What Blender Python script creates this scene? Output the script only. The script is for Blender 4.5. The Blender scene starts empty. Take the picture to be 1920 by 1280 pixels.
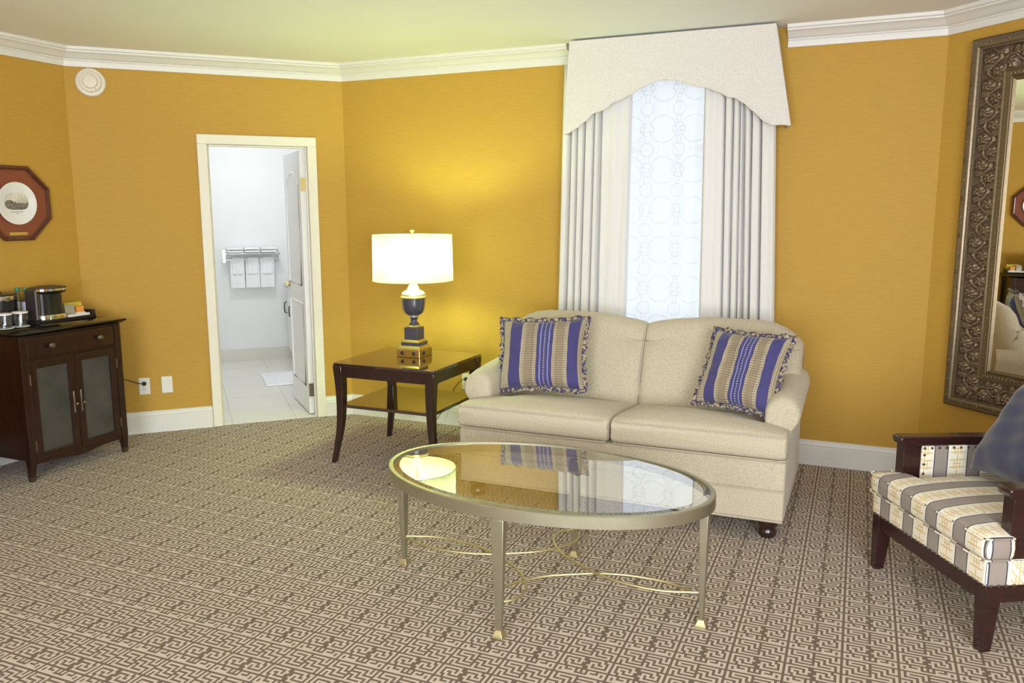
import bpy, bmesh, math, random
from mathutils import Vector, Matrix
random.seed(7)
PI = math.pi
R = math.radians
SC = bpy.context.scene
COL = SC.collection

# ------------------------------------------------------------------ helpers
class MB:
    """collects shapes, builds ONE mesh object"""
    def __init__(s):
        s.v = []; s.f = []; s.uv = {}
        s.M = Matrix.Identity(4)
    def add(s, pts):
        n = len(s.v)
        s.v += [tuple(s.M @ Vector(p)) for p in pts]
        return n
    def face(s, idx, uv=None):
        if uv: s.uv[len(s.f)] = uv
        s.f.append(tuple(idx))
    def hexa(s, p):      # 8 points: bottom 4 (ccw from above), top 4
        n = s.add(p)
        for q in ((3,2,1,0),(4,5,6,7),(0,1,5,4),(1,2,6,5),(2,3,7,6),(3,0,4,7)):
            s.face([n+i for i in q])
        return s
    def box(s, x0, x1, y0, y1, z0, z1):
        return s.hexa([(x0,y0,z0),(x1,y0,z0),(x1,y1,z0),(x0,y1,z0),(x0,y0,z1),(x1,y0,z1),(x1,y1,z1),(x0,y1,z1)])
    def taper(s, cx, cy, z0, hx0, hy0, z1, hx1, hy1, dx=0, dy=0):
        a, b = cx+dx, cy+dy
        return s.hexa([(a-hx0,b-hy0,z0),(a+hx0,b-hy0,z0),(a+hx0,b+hy0,z0),(a-hx0,b+hy0,z0),
                       (cx-hx1,cy-hy1,z1),(cx+hx1,cy-hy1,z1),(cx+hx1,cy+hy1,z1),(cx-hx1,cy+hy1,z1)])
    def loft(s, loops, cap=True, closed=True, ring=False):
        n = len(loops[0]); base = [s.add(l) for l in loops]
        L = len(loops)
        for i in range(L if ring else L-1):
            a, b = base[i], base[(i+1) % L]
            for k in range(n if closed else n-1):
                k2 = (k+1) % n
                s.face((a+k, a+k2, b+k2, b+k))
        if cap and not ring:
            s.face([base[0]+k for k in range(n-1,-1,-1)])
            s.face([base[-1]+k for k in range(n)])
        return s
    def lathe(s, prof, seg=32, c=(0,0,0), cap=True):
        loops = []
        for r, z in prof:
            loops.append([(c[0]+r*math.cos(2*PI*k/seg), c[1]+r*math.sin(2*PI*k/seg), c[2]+z) for k in range(seg)])
        return s.loft(loops, cap)
    def tube(s, pts, r, seg=8, ring=False, rads=None):
        P = [Vector(p) for p in pts]; loops = []; n = len(P); up = None
        for i in range(n):
            t = (P[(i+1) % n]-P[i-1]) if ring else (P[min(i+1,n-1)]-P[max(i-1,0)])
            if t.length < 1e-9: t = Vector((0,0,1))
            t.normalize()
            if up is None:
                up = Vector((0,0,1)) if abs(t.z) < .9 else Vector((1,0,0))
            a = t.cross(up)
            if a.length < 1e-6: a = t.cross(Vector((.3,1,.2)))
            a.normalize(); b = a.cross(t).normalized(); up = b
            rr = rads[i] if rads else r
            loops.append([tuple(P[i]+a*rr*math.cos(2*PI*k/seg)+b*rr*math.sin(2*PI*k/seg)) for k in range(seg)])
        return s.loft(loops, not ring, True, ring)
    def prism(s, pts, z0, z1, ax='z'):
        def m(p, h):
            if ax == 'z': return (p[0],p[1],h)
            if ax == 'y': return (p[0],h,p[1])
            return (h,p[0],p[1])
        return s.loft([[m(p,z0) for p in pts],[m(p,z1) for p in pts]])
    def ball(s, c, r, seg=12, sc=(1,1,1)):
        loops = []
        for i in range(1, seg//2):
            a = PI*i/(seg//2)
            loops.append([(c[0]+sc[0]*r*math.sin(a)*math.cos(2*PI*k/seg), c[1]+sc[1]*r*math.sin(a)*math.sin(2*PI*k/seg), c[2]-sc[2]*r*math.cos(a)) for k in range(seg)])
        return s.loft(loops)
    def grid(s, fn, nu, nv, uvs=True):
        base = s.add([fn(i/nu, j/nv) for j in range(nv+1) for i in range(nu+1)])
        for j in range(nv):
            for i in range(nu):
                q = (base+j*(nu+1)+i, base+j*(nu+1)+i+1, base+(j+1)*(nu+1)+i+1, base+(j+1)*(nu+1)+i)
                s.face(q, [(i/nu,j/nv),((i+1)/nu,j/nv),((i+1)/nu,(j+1)/nv),(i/nu,(j+1)/nv)] if uvs else None)
        return s

def obj(name, mb, mat, parent=None, smooth=True, bevel=0, seg=2, angle=38, subsurf=0, solid=0):
    me = bpy.data.meshes.new(name)
    me.from_pydata(mb.v, [], mb.f)
    if mb.uv:
        uvl = me.uv_layers.new(name='UVMap')
        for pi, p in enumerate(me.polygons):
            if pi in mb.uv:
                for k, li in enumerate(p.loop_indices): uvl.data[li].uv = mb.uv[pi][k]
    bm = bmesh.new(); bm.from_mesh(me); bmesh.ops.recalc_face_normals(bm, faces=bm.faces); bm.to_mesh(me); bm.free()
    me.update()
    if smooth:
        for p in me.polygons: p.use_smooth = True
        me.set_sharp_from_angle(angle=R(angle))
    me.materials.append(mat)
    o = bpy.data.objects.new(name, me); COL.objects.link(o)
    if parent is not None: o.parent = parent
    if solid:
        m = o.modifiers.new('thick', 'SOLIDIFY'); m.thickness = solid; m.offset = 0
    if bevel:
        m = o.modifiers.new('bev', 'BEVEL'); m.width = bevel; m.segments = seg; m.limit_method = 'ANGLE'; m.angle_limit = R(35)
        m.harden_normals = False
    if subsurf:
        m = o.modifiers.new('sub', 'SUBSURF'); m.levels = subsurf; m.render_levels = subsurf
    return o

def tag(o, label, cat, group=None, kind=None):
    o['label'] = label; o['category'] = cat
    if group: o['group'] = group
    if kind: o['kind'] = kind
    return o
def thing(name, label, cat, loc=(0,0,0), rz=0, group=None):
    o = bpy.data.objects.new(name, None); COL.objects.link(o); o.empty_display_size = .1
    o.location = loc; o.rotation_euler = (0,0,rz)
    return tag(o, label, cat, group)
def struct(name, mb, mat, label=None, cat=None, parent=None, **k):
    o = obj(name, mb, mat, parent, **k)
    if parent is None:
        o['kind'] = 'structure'
        if label: o['label'] = label
        if cat: o['category'] = cat
    return o
def dup(root, loc, rz, label=None, group=None):
    r = root.copy(); COL.objects.link(r); r.location = loc; r.rotation_euler = (0,0,rz)
    if label: r['label'] = label
    if group: r['group'] = group
    for ch in list(root.children):
        c = ch.copy(); COL.objects.link(c); c.parent = r
        for g in ch.children:
            d = g.copy(); COL.objects.link(d); d.parent = c
    return r

# ------------------------------------------------------------------ materials
def srgb(r, g, b):
    f = lambda c: (c/255/12.92) if c/255 <= .04045 else ((c/255+.055)/1.055)**2.4
    return (f(r), f(g), f(b), 1)
class N:
    def __init__(s, name):
        s.m = bpy.data.materials.new(name); s.m.use_nodes = True
        s.t = s.m.node_tree; s.n = s.t.nodes; s.l = s.t.links
        s.n.clear(); s.out = s.n.new('ShaderNodeOutputMaterial')
    def node(s, typ, **kw):
        n = s.n.new(typ)
        for k, v in kw.items(): setattr(n, k, v)
        return n
    def link(s, a, b): s.l.new(a, b)
    def math(s, op, a, b=None, c=None):
        n = s.n.new('ShaderNodeMath'); n.operation = op
        for i, x in enumerate((a, b, c)):
            if x is None: continue
            if isinstance(x, (int, float)): n.inputs[i].default_value = x
            else: s.l.new(x, n.inputs[i])
        return n.outputs[0]
    def mix(s, fac, a, b):
        n = s.n.new('ShaderNodeMix'); n.data_type = 'RGBA'
        for sock, x in ((n.inputs[0], fac), (n.inputs[6], a), (n.inputs[7], b)):
            if isinstance(x, (int, float)): sock.default_value = x
            elif isinstance(x, tuple): sock.default_value = x
            else: s.l.new(x, sock)
        return n.outputs[2]
    def coord(s, kind='Object', rot=0, scale=(1,1,1)):
        tc = s.n.new('ShaderNodeTexCoord'); mp = s.n.new('ShaderNodeMapping')
        mp.inputs['Rotation'].default_value = (0,0,rot); mp.inputs['Scale'].default_value = scale
        s.l.new(tc.outputs[kind], mp.inputs[0]); return mp.outputs[0]
    def noise(s, vec, scale, detail=3, rough=.55):
        n = s.n.new('ShaderNodeTexNoise'); n.inputs['Scale'].default_value = scale; n.inputs['Detail'].default_value = detail
        n.inputs['Roughness'].default_value = rough
        s.l.new(vec, n.inputs['Vector']); return n.outputs['Fac']
    def ramp(s, fac, stops, mode='LINEAR'):
        n = s.n.new('ShaderNodeValToRGB'); cr = n.color_ramp; cr.interpolation = mode
        while len(cr.elements) < len(stops): cr.elements.new(.5)
        for e, (p, c) in zip(cr.elements, stops):
            e.position = p
        for e, (p, c) in zip(cr.elements, stops): e.color = c
        if not isinstance(fac, (int, float)): s.l.new(fac, n.inputs[0])
        return n.outputs[0]
    def xyz(s, vec):
        n = s.n.new('ShaderNodeSeparateXYZ'); s.l.new(vec, n.inputs[0]); return n.outputs
    def bsdf(s, color=None, rough=.5, metal=0, **kw):
        p = s.n.new('ShaderNodeBsdfPrincipled'); s.p = p
        if color is not None:
            if isinstance(color, tuple): p.inputs['Base Color'].default_value = color
            else: s.l.new(color, p.inputs['Base Color'])
        if isinstance(rough, (int, float)): p.inputs['Roughness'].default_value = rough
        else: s.l.new(rough, p.inputs['Roughness'])
        p.inputs['Metallic'].default_value = metal
        for k, v in kw.items(): p.inputs[k].default_value = v
        s.l.new(p.outputs[0], s.out.inputs[0]); return p
    def bump(s, h, strength=.3, dist=.01):
        b = s.n.new('ShaderNodeBump'); b.inputs['Strength'].default_value = strength; b.inputs['Distance'].default_value = dist
        s.l.new(h, b.inputs['Height']); s.l.new(b.outputs[0], s.p.inputs['Normal'])

def simple(name, col, rough=.5, metal=0, var=.06, vs=30, bump=0, bs=200, **kw):
    m = N(name); c = m.coord()
    n = m.noise(c, vs)
    dark = tuple(x*(1-var) for x in col[:3])+(1,); lite = tuple(min(1,x*(1+var)) for x in col[:3])+(1,)
    m.bsdf(m.mix(n, dark, lite), rough, metal, **kw)
    if bump: m.bump(m.noise(c, bs, 4), bump, .002)
    return m.m
def wood(name, dark, lite, rough=.3, scale=(2,30,30), **kw):
    m = N(name); c = m.coord(scale=scale)
    n = m.noise(c, 3, 5, .6)
    m.bsdf(m.ramp(n, [(.3,dark),(.7,lite)]), rough, 0, **kw)
    m.bump(m.noise(c, 8, 4), .05, .001)
    return m.m
def fabric(name, a, b, scale=700, vs=90, bump=.25, sheen=.2):
    m = N(name); c = m.coord()
    w = m.noise(c, vs, 5, .75); w2 = m.noise(c, scale, 2)
    f = m.math('ADD', m.math('MULTIPLY', w, .6), m.math('MULTIPLY', w2, .4))
    m.bsdf(m.ramp(f, [(.38,a),(.62,b)]), .9, 0, **{'Sheen Weight': sheen, 'Specular IOR Level': .2})
    m.bump(w2, bump, .001)
    return m.m

def make_wallpaper():
    m = N('wallpaper'); c = m.coord()
    st = m.node('ShaderNodeMapping'); st.inputs['Scale'].default_value = (7, 7, 170); m.link(c, st.inputs[0])
    n1 = m.noise(st.outputs[0], 1.6, 4, .6)
    st2 = m.node('ShaderNodeMapping'); st2.inputs['Scale'].default_value = (60, 60, 60); m.link(c, st2.inputs[0])
    n2 = m.noise(st2.outputs[0], 5, 2)
    f = m.math('ADD', m.math('MULTIPLY', n1, .75), m.math('MULTIPLY', n2, .25))
    col = m.ramp(f, [(.3, (.455,.266,.043,1)), (.7, (.55,.328,.058,1))])
    m.bsdf(col, .62, 0, **{'Specular IOR Level': .25}); m.bump(f, .18, .002)
    return m.m

def make_carpet():
    left = ["........." , "##.######", "#..#.....", "#.##.###.", "#.#..#.#.", "#.####.##", "#......#.", "########.",
            ".........", "#.#######", "#.#......", "#.#.#####", "###.#....", "....#.###", "#####.#..", "#.....#.#",
            "#.#####.#", "#.#.....#", "#.#######", ".........", "#########", "#.#####..", "#.#...#.#", "###.###.#"]
    art = []
    for r_ in range(24):
        q = 8-r_ if 1 <= r_ <= 7 else (27-r_ if 9 <= r_ <= 18 else r_)
        art.append('.'+left[r_]+('#' if r_ in (9, 20) else '.')+left[q][::-1])
    rows = len(art); cols = len(art[0])
    m = N('carpet_fret'); c = m.coord(rot=R(23.0726), scale=(1,1,1))
    x, y, z = m.xyz(c)
    u = m.math('FRACT', m.math('DIVIDE', m.math('ADD', x, 20.0), .182))
    v = m.math('FRACT', m.math('DIVIDE', m.math('ADD', y, 20.03), .232))
    ci = m.math('FLOOR', m.math('MULTIPLY', u, cols))
    ri = m.math('FLOOR', m.math('MULTIPLY', v, rows))
    fac = m.math('DIVIDE', m.math('ADD', ri, .5), rows)
    stops = []
    for i, r_ in enumerate(art):
        bits = 0
        for ch in r_: bits = bits*2+(1 if ch == '#' else 0)
        val = (bits+.5)/2**cols
        stops.append((i/rows, (val,val,val,1)))
    rp = m.ramp(fac, stops, 'CONSTANT')
    sep = m.node('ShaderNodeSeparateColor'); m.link(rp, sep.inputs[0])
    sh = m.math('MULTIPLY', sep.outputs[0], m.math('POWER', 2.0, m.math('ADD', ci, 1.0)))
    bit = m.math('MODULO', m.math('FLOOR', sh), 2.0)
    n1 = m.noise(c, 420, 3, .7); n2 = m.noise(c, 3, 2)
    la = m.mix(n1, (.45,.37,.295,1), (.69,.58,.475,1)); da = m.mix(n1, (.088,.058,.031,1), (.16,.113,.066,1))
    col = m.mix(bit, da, la)
    col = m.mix(m.math('MULTIPLY', n2, .12), col, (.30,.22,.15,1))
    m.bsdf(col, .95, 0, **{'Specular IOR Level': .1, 'Sheen Weight': .15})
    m.bump(m.math('ADD', n1, m.math('MULTIPLY', bit, .5)), .35, .003)
    return m.m

def make_pillow_stripes():
    m = N('blue_stripe_weave'); tc = m.node('ShaderNodeTexCoord')
    u, v, _ = m.xyz(tc.outputs['UV'])
    BL = srgb(55,55,112); BE = srgb(178,167,136); TA = srgb(150,135,106); LB = srgb(126,132,182); DK = srgb(58,44,66)
    base = m.ramp(u, [(0,BL),(.035,BE),(.14,BL),(.285,BE),(.33,TA),(.43,BE),(.47,BL),(.505,LB),(.52,BL),(.60,LB),(.615,BL),(.65,BE),(.69,TA),(.78,BE),(.825,BL),(.955,BE)], 'CONSTANT')
    # woven dots: rows along v, columns along u
    dm = m.ramp(u, [(0,(0,0,0,1)),(.035,(.7,.7,.7,1)),(.14,(0,0,0,1)),(.30,(1,1,1,1)),(.325,(.55,.55,.55,1)),(.41,(1,1,1,1)),(.47,(0,0,0,1)),(.545,(.9,.9,.9,1)),(.575,(0,0,0,1)),(.65,(1,1,1,1)),(.70,(.55,.55,.55,1)),(.775,(1,1,1,1)),(.82,(0,0,0,1)),(.955,(.7,.7,.7,1))], 'CONSTANT')
    wv = m.math('GREATER_THAN', m.math('SINE', m.math('MULTIPLY', v, 2*PI*31)), .0)
    wu = m.math('GREATER_THAN', m.math('SINE', m.math('MULTIPLY', u, 2*PI*54)), -.2)
    ck = m.math('MULTIPLY', wv, wu)
    sep = m.node('ShaderNodeSeparateColor'); m.link(dm, sep.inputs[0])
    f = m.math('MULTIPLY', ck, sep.outputs[0])
    cent = m.math('MULTIPLY', m.math('GREATER_THAN', u, .545), m.math('LESS_THAN', u, .575))
    dotcol = m.mix(cent, DK, srgb(215,210,215))
    f2 = m.math('MULTIPLY', f, .85)
    col = m.mix(f2, base, dotcol)
    c = m.coord()
    col = m.mix(m.math('MULTIPLY', m.noise(c, 300, 3), .22), col, srgb(120,100,110))
    m.bsdf(col, .75, 0, **{'Sheen Weight': .25, 'Specular IOR Level': .25})
    m.bump(m.math('ADD', f, m.noise(c, 500, 2)), .2, .001)
    return m.m

def make_chair_fabric(name, period=.167, phase=.066, ax=0, swap=True, lim=.373):
    m = N(name); tc = m.node('ShaderNodeTexCoord'); x, y, z = m.xyz(tc.outputs['Object'])
    nx, ny, nz = m.xyz(tc.outputs['Normal'])
    side = m.math('GREATER_THAN', m.math('ABSOLUTE', x), lim) if swap else 0.0
    if ax == 0:
        s_ = m.math('ADD', m.math('MULTIPLY', x, m.math('SUBTRACT', 1.0, side)), m.math('MULTIPLY', m.math('ADD', y, .029), side)) if swap else x
    else: s_ = y
    q = m.math('FRACT', m.math('DIVIDE', m.math('ADD', m.math('SUBTRACT', s_, phase), 10*period+period/2), period))   # .5 = middle of the grey band
    CR = srgb(236,230,210); GY = srgb(150,140,132); NV = srgb(62,66,82); GO = srgb(205,165,74)
    base = m.ramp(q, [(0,CR),(.255,srgb(240,238,228)),(.285,NV),(.315,GY),(.685,NV),(.715,srgb(240,238,228)),(.745,CR)], 'CONSTANT')
    # gold fretwork in the cream band
    d = m.math('MULTIPLY', m.math('SUBTRACT', m.math('FRACT', m.math('ADD', q, .5)), .5), period)   # metres from the cream middle
    other = m.math('ADD', m.math('MULTIPLY', y if ax == 0 else x, nz if False else 1.0), m.math('MULTIPLY', z, 1.0))
    def lines(val, per, w, off=0.0):
        t = m.math('FRACT', m.math('ADD', m.math('DIVIDE', val, per), 10.5+off))
        return m.math('LESS_THAN', m.math('ABSOLUTE', m.math('SUBTRACT', t, .5)), w)
    l1 = lines(d, .0135, .13); l2 = lines(other, .0165, .12)
    mask = m.math('LESS_THAN', m.math('ABSOLUTE', d), .0345)
    core = m.math('LESS_THAN', m.math('ABSOLUTE', d), .017)
    blk = m.math('GREATER_THAN', m.math('FRACT', m.math('ADD', m.math('DIVIDE', other, .066), 5.0)), .38)
    g = m.math('MAXIMUM', m.math('MULTIPLY', m.math('MAXIMUM', l1, l2), m.math('MULTIPLY', core, blk)),
               m.math('MULTIPLY', m.math('MAXIMUM', lines(d, .066, .03, .0), lines(other, .033, .07)), mask))
    col = m.mix(m.math('MULTIPLY', g, .8), base, GO)
    c = m.coord()
    col = m.mix(m.math('MULTIPLY', m.noise(c, 350, 3), .12), col, srgb(150,130,100))
    m.bsdf(col, .8, 0, **{'Sheen Weight': .1, 'Specular IOR Level': .25}); m.bump(m.noise(c, 600, 2), .15, .001)
    return m.m

def make_valance():
    m = N('valance_weave'); c = m.coord()
    v = m.node('ShaderNodeTexVoronoi'); v.inputs['Scale'].default_value = 170; m.link(c, v.inputs['Vector'])
    col = m.ramp(v.outputs['Distance'], [(.15, srgb(204,199,194)), (.55, srgb(221,217,213))])
    m.bsdf(col, .9, 0, **{'Specular IOR Level': .15}); m.bump(v.outputs['Distance'], .3, .002)
    return m.m

def make_curtain():
    m = N('curtain_cloth'); c = m.coord()
    col = m.mix(m.noise(c, 500, 2), srgb(236,234,232), srgb(242,241,240))
    d = m.node('ShaderNodeBsdfDiffuse'); m.link(col, d.inputs[0])
    t = m.node('ShaderNodeBsdfTranslucent'); m.link(col, t.inputs[0])
    mx = m.node('ShaderNodeMixShader'); mx.inputs[0].default_value = .2
    m.link(d.outputs[0], mx.inputs[1]); m.link(t.outputs[0], mx.inputs[2]); m.link(mx.outputs[0], m.out.inputs[0])
    return m.m

def make_sheer():
    m = N('sheer_trellis'); tc = m.node('ShaderNodeTexCoord'); x, y, z = m.xyz(tc.outputs['Object'])
    def ring(px, pz, off, rad, wd, sx=0.0, sz=0.0):
        a = m.math('MULTIPLY', m.math('SUBTRACT', m.math('FRACT', m.math('ADD', m.math('DIVIDE', x, px), 20+sx)), .5), px)
        b = m.math('MULTIPLY', m.math('SUBTRACT', m.math('FRACT', m.math('ADD', m.math('DIVIDE', z, pz), 20+sz)), .5), pz)
        r = m.math('SQRT', m.math('ADD', m.math('MULTIPLY', a, a), m.math('MULTIPLY', b, b)))
        on = m.math('LESS_THAN', m.math('ABSOLUTE', m.math('SUBTRACT', r, rad)), wd)
        con = m.math('MULTIPLY', m.math('LESS_THAN', m.math('ABSOLUTE', m.math('SUBTRACT', m.math('ABSOLUTE', a), .012)), wd), m.math('GREATER_THAN', r, rad))
        return on, con, a, b
    o1, c1, a1, b1 = ring(.20, .125, 0, .04, .0030)
    o2, c2, a2, b2 = ring(.20, .25, 0, .082, .0028, .5, .25)
    h = m.math('MULTIPLY', m.math('LESS_THAN', m.math('ABSOLUTE', m.math('SUBTRACT', m.math('ABSOLUTE', b2), .014)), .0026), m.math('LESS_THAN', m.math('ABSOLUTE', m.math('SUBTRACT', m.math('ABSOLUTE', a2), .075)), .02))
    pat = m.math('MINIMUM', m.math('ADD', m.math('ADD', o1, m.math('MULTIPLY', c1, .8)), m.math('ADD', o2, h)), 1.0)
    col = m.mix(m.math('MULTIPLY', pat, .38), (.93,.95,.98,1), (.42,.44,.50,1))
    t = m.node('ShaderNodeBsdfTranslucent'); m.link(col, t.inputs[0])
    d = m.node('ShaderNodeBsdfDiffuse'); m.link(col, d.inputs[0])
    tr = m.node('ShaderNodeBsdfTransparent')
    m1 = m.node('ShaderNodeMixShader'); m1.inputs[0].default_value = .4; m.link(t.outputs[0], m1.inputs[1]); m.link(d.outputs[0], m1.inputs[2])
    m2 = m.node('ShaderNodeMixShader'); m.link(m.math('SUBTRACT', .42, m.math('MULTIPLY', pat, .22)), m2.inputs[0])
    m.link(m1.outputs[0], m2.inputs[1]); m.link(tr.outputs[0], m2.inputs[2]); m.link(m2.outputs[0], m.out.inputs[0])
    return m.m

def make_shade():
    m = N('lamp_shade_linen'); c = m.coord(scale=(1,1,.3))
    col = m.mix(m.noise(c, 160, 3), (.90,.87,.78,1), (.96,.94,.86,1))
    d = m.node('ShaderNodeBsdfDiffuse'); m.link(col, d.inputs[0]); t = m.node('ShaderNodeBsdfTranslucent'); m.link(col, t.inputs[0])
    mx = m.node('ShaderNodeMixShader'); mx.inputs[0].default_value = .62
    m.link(d.outputs[0], mx.inputs[1]); m.link(t.outputs[0], mx.inputs[2]); m.link(mx.outputs[0], m.out.inputs[0])
    return m.m

def clear_glass(name, tint=(.97,.985,.975,1), ior=1.5, boost=0.0, gain=1.0):
    m = N(name)
    tr = m.node('ShaderNodeBsdfTransparent'); tr.inputs[0].default_value = tint
    g = m.node('ShaderNodeBsdfGlossy'); g.inputs['Roughness'].default_value = .0; g.inputs['Color'].default_value = (1,1,1,1)
    fr = m.node('ShaderNodeFresnel'); fr.inputs['IOR'].default_value = ior
    geo = m.node('ShaderNodeNewGeometry'); fac = m.math('MULTIPLY', m.math('ADD', m.math('MULTIPLY', fr.outputs[0], gain), boost), m.math('SUBTRACT', 1.0, geo.outputs['Backfacing']))
    mx = m.node('ShaderNodeMixShader'); m.link(fac, mx.inputs[0])
    m.link(tr.outputs[0], mx.inputs[1]); m.link(g.outputs[0], mx.inputs[2]); m.link(mx.outputs[0], m.out.inputs[0])
    return m.m

def make_mirror():
    m = N('mirror_silver'); g = m.node('ShaderNodeBsdfGlossy'); g.inputs['Roughness'].default_value = .0; g.inputs['Color'].default_value = (.9,.9,.86,1)
    m.link(g.outputs[0], m.out.inputs[0]); return m.m

def make_carved():
    m = N('antique_bronze_carving'); c = m.coord()
    geo = m.node('ShaderNodeNewGeometry')
    n = m.noise(c, 40, 4, .7)
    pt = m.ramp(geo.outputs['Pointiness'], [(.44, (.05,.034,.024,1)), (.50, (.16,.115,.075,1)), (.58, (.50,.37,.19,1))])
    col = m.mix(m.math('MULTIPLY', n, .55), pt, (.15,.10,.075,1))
    m.bsdf(col, .42, .55); m.bump(m.noise(c, 140, 4, .7), .5, .003)
    return m.m

def make_engraving():
    m = N('engraved_view'); c = m.coord(); x, y, z = m.xyz(c)
    n = m.noise(c, 90, 5, .8); n2 = m.noise(c, 24, 3)
    zz = m.math('ADD', m.math('DIVIDE', z, .09), m.math('MULTIPLY', m.math('SUBTRACT', n2, .5), .9))
    skyl = m.math('GREATER_THAN', zz, .12)
    ground = m.ramp(n, [(.35, srgb(70,66,62)), (.65, srgb(150,146,140))])
    sky = m.ramp(n2, [(.4, srgb(220,216,206)), (.8, srgb(180,174,164))])
    m.bsdf(m.mix(skyl, ground, sky), .25); return m.m

def make_smoked():
    m = N('grey_mesh_panel'); c = m.coord()
    n = m.noise(c, 5, 3)
    w = m.math('SINE', m.math('MULTIPLY', m.xyz(c)[0], 2400.0)); w2 = m.math('SINE', m.math('MULTIPLY', m.xyz(c)[2], 2400.0))
    col = m.ramp(n, [(.3, srgb(60,61,58)), (.7, srgb(82,77,75))])
    m.bsdf(col, .5, .1); m.bump(m.math('MULTIPLY', w, w2), .15, .001); return m.m

def make_tile():
    m = N('bath_floor_tile'); c = m.coord()
    b = m.node('ShaderNodeTexBrick'); b.offset = 0; b.inputs['Color1'].default_value = (.80,.77,.71,1); b.inputs['Color2'].default_value = (.83,.80,.74,1)
    b.inputs['Mortar'].default_value = (.66,.63,.57,1); b.inputs['Scale'].default_value = 1; b.inputs['Mortar Size'].default_value = .004
    b.inputs['Brick Width'].default_value = .46; b.inputs['Row Height'].default_value = .46
    m.link(c, b.inputs['Vector']); m.bsdf(b.outputs[0], .25); return m.m

M = {}
M['wall'] = make_wallpaper()
M['carpet'] = make_carpet()
M['ceil'] = simple('ceiling_paint', (.82,.82,.80,1), .9, 0, .02, 3)
M['trim'] = simple('trim_paint', (.72,.705,.675,1), .4, 0, .02, 6)
M['casing'] = simple('casing_paint', (.78,.745,.63,1), .45, 0, .02, 6)
M['white'] = simple('white_paint', (.84,.84,.83,1), .5, 0, .02, 6)
M['bathwall'] = simple('bath_wall_paint', (.86,.87,.87,1), .6, 0, .015, 5)
M['bathband'] = simple('bath_base_tile', (.72,.70,.62,1), .3, 0, .03, 6)
M['tile'] = make_tile()
M['towel'] = fabric('white_terry', (.86,.87,.88,1), (.95,.95,.96,1), 500, 60, .5)
M['sofa'] = fabric('cream_sofa_weave', (.405,.352,.245,1), (.61,.545,.415,1), 800, 130, .3)
M['piping'] = fabric('cream_piping', (.42,.36,.27,1), (.52,.46,.36,1), 800, 130, .3)
M['darkwood'] = wood('espresso_wood', (.017,.0065,.0055,1), (.035,.014,.010,1), .22, (25,25,2), **{'Coat Weight': .4, 'Coat Roughness': .1})
M['tabletop'] = wood('polished_table_wood', (.03,.012,.008,1), (.05,.02,.012,1), .06, (2,25,25), **{'Coat Weight': 1.0, 'Coat Roughness': .02, 'Coat IOR': 1.75})
M['cabwood'] = wood('mahogany_cabinet', (.013,.0036,.0026,1), (.034,.0098,.006,1), .3, (22,22,2.5), **{'Coat Weight': .22, 'Coat Roughness': .15})
M['cabtop'] = wood('black_polished_top', (.006,.006,.005,1), (.013,.012,.010,1), .09, (3,20,20), **{'Specular IOR Level': .3})
M['chairwood'] = wood('cherry_chair_wood', (.016,.0050,.0050,1), (.040,.0105,.0095,1), .22, (20,3,20), **{'Coat Weight': .4, 'Coat Roughness': .1})
M['pillow'] = make_pillow_stripes()
def make_ruffle():
    m = N('ruffle_weave'); c = m.coord()
    m.bsdf(m.ramp(m.noise(c, 60, 3, .7), [(.40, srgb(58,54,110)), (.47, srgb(70,60,78)), (.56, srgb(176,162,130))]), .8, 0); return m.m
M['ruffle'] = make_ruffle()
M['navy'] = simple('navy_velvet', (.034,.036,.075,1), .75, 0, .08, 9, .2, 300, **{'Sheen Weight': .45, 'Sheen Roughness': .4})
M['chair'] = make_chair_fabric('striped_fret_fabric')
M['chairdeck'] = make_chair_fabric('striped_fret_fabric_deck', lim=.366)
M['chairside'] = make_chair_fabric('striped_fret_fabric_arm', .15, .25, 1, False)
M['valance'] = make_valance()
M['curtain'] = make_curtain()
M['sheer'] = make_sheer()
M['shade'] = make_shade()
M['brass'] = simple('aged_brass', (.62,.51,.21,1), .3, 1, .15, 20)
M['gold'] = simple('satin_gold', (.70,.55,.20,1), .32, .85, .1, 20)
M['pewter'] = simple('antique_pewter', (.21,.175,.13,1), .45, 1, .2, 60)
M['champ'] = simple('champagne_metal', (.44,.42,.315,1), .38, .92, .10, 25, .08, 300)
M['champ2'] = simple('gilded_rod', (.50,.43,.24,1), .5, .92, .12, 25)
M['lampdark'] = simple('lamp_navy_lacquer', (.050,.048,.075,1), .25, 0, .2, 14, **{'Coat Weight': .5})
M['lampsilver'] = simple('lamp_silver_leaf', (.66,.60,.56,1), .35, .6, .15, 22)
M['chrome'] = simple('chrome', (.75,.74,.72,1), .12, 1, .03, 10)
M['blackplastic'] = simple('black_plastic', (.012,.012,.014,1), .25, 0, .1, 10)
M['charcoal'] = simple('charcoal_plastic', (.045,.038,.034,1), .35, 0, .1, 10)
M['glass'] = clear_glass('table_glass', (.94,.955,.93,1), 1.5, .035, 2.1)
M['bevel'] = clear_glass('bevelled_glass', (.92,.95,.94,1), 1.62, .12, 1.4)
M['tumbler'] = clear_glass('drinking_glass', (.88,.90,.92,1), 1.45, .06)
M['bottle'] = clear_glass('water_bottle_plastic', (.78,.82,.85,1), 1.4, .05)
M['pane'] = clear_glass('window_glass', (.97,.98,.98,1), 1.45)
M['teal'] = simple('teal_cap', (.03,.25,.19,1), .4)
M['paper'] = simple('white_paper', (.80,.79,.80,1), .7, 0, .03, 30)
M['blue_paper'] = simple('printed_label', (.62,.64,.74,1), .5, 0, .06, 60)
M['yellow'] = simple('yellow_carton', (.62,.48,.05,1), .5, 0, .12, 60)
M['orange'] = simple('orange_sachet', (.75,.30,.05,1), .45, 0, .15, 60)
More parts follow.
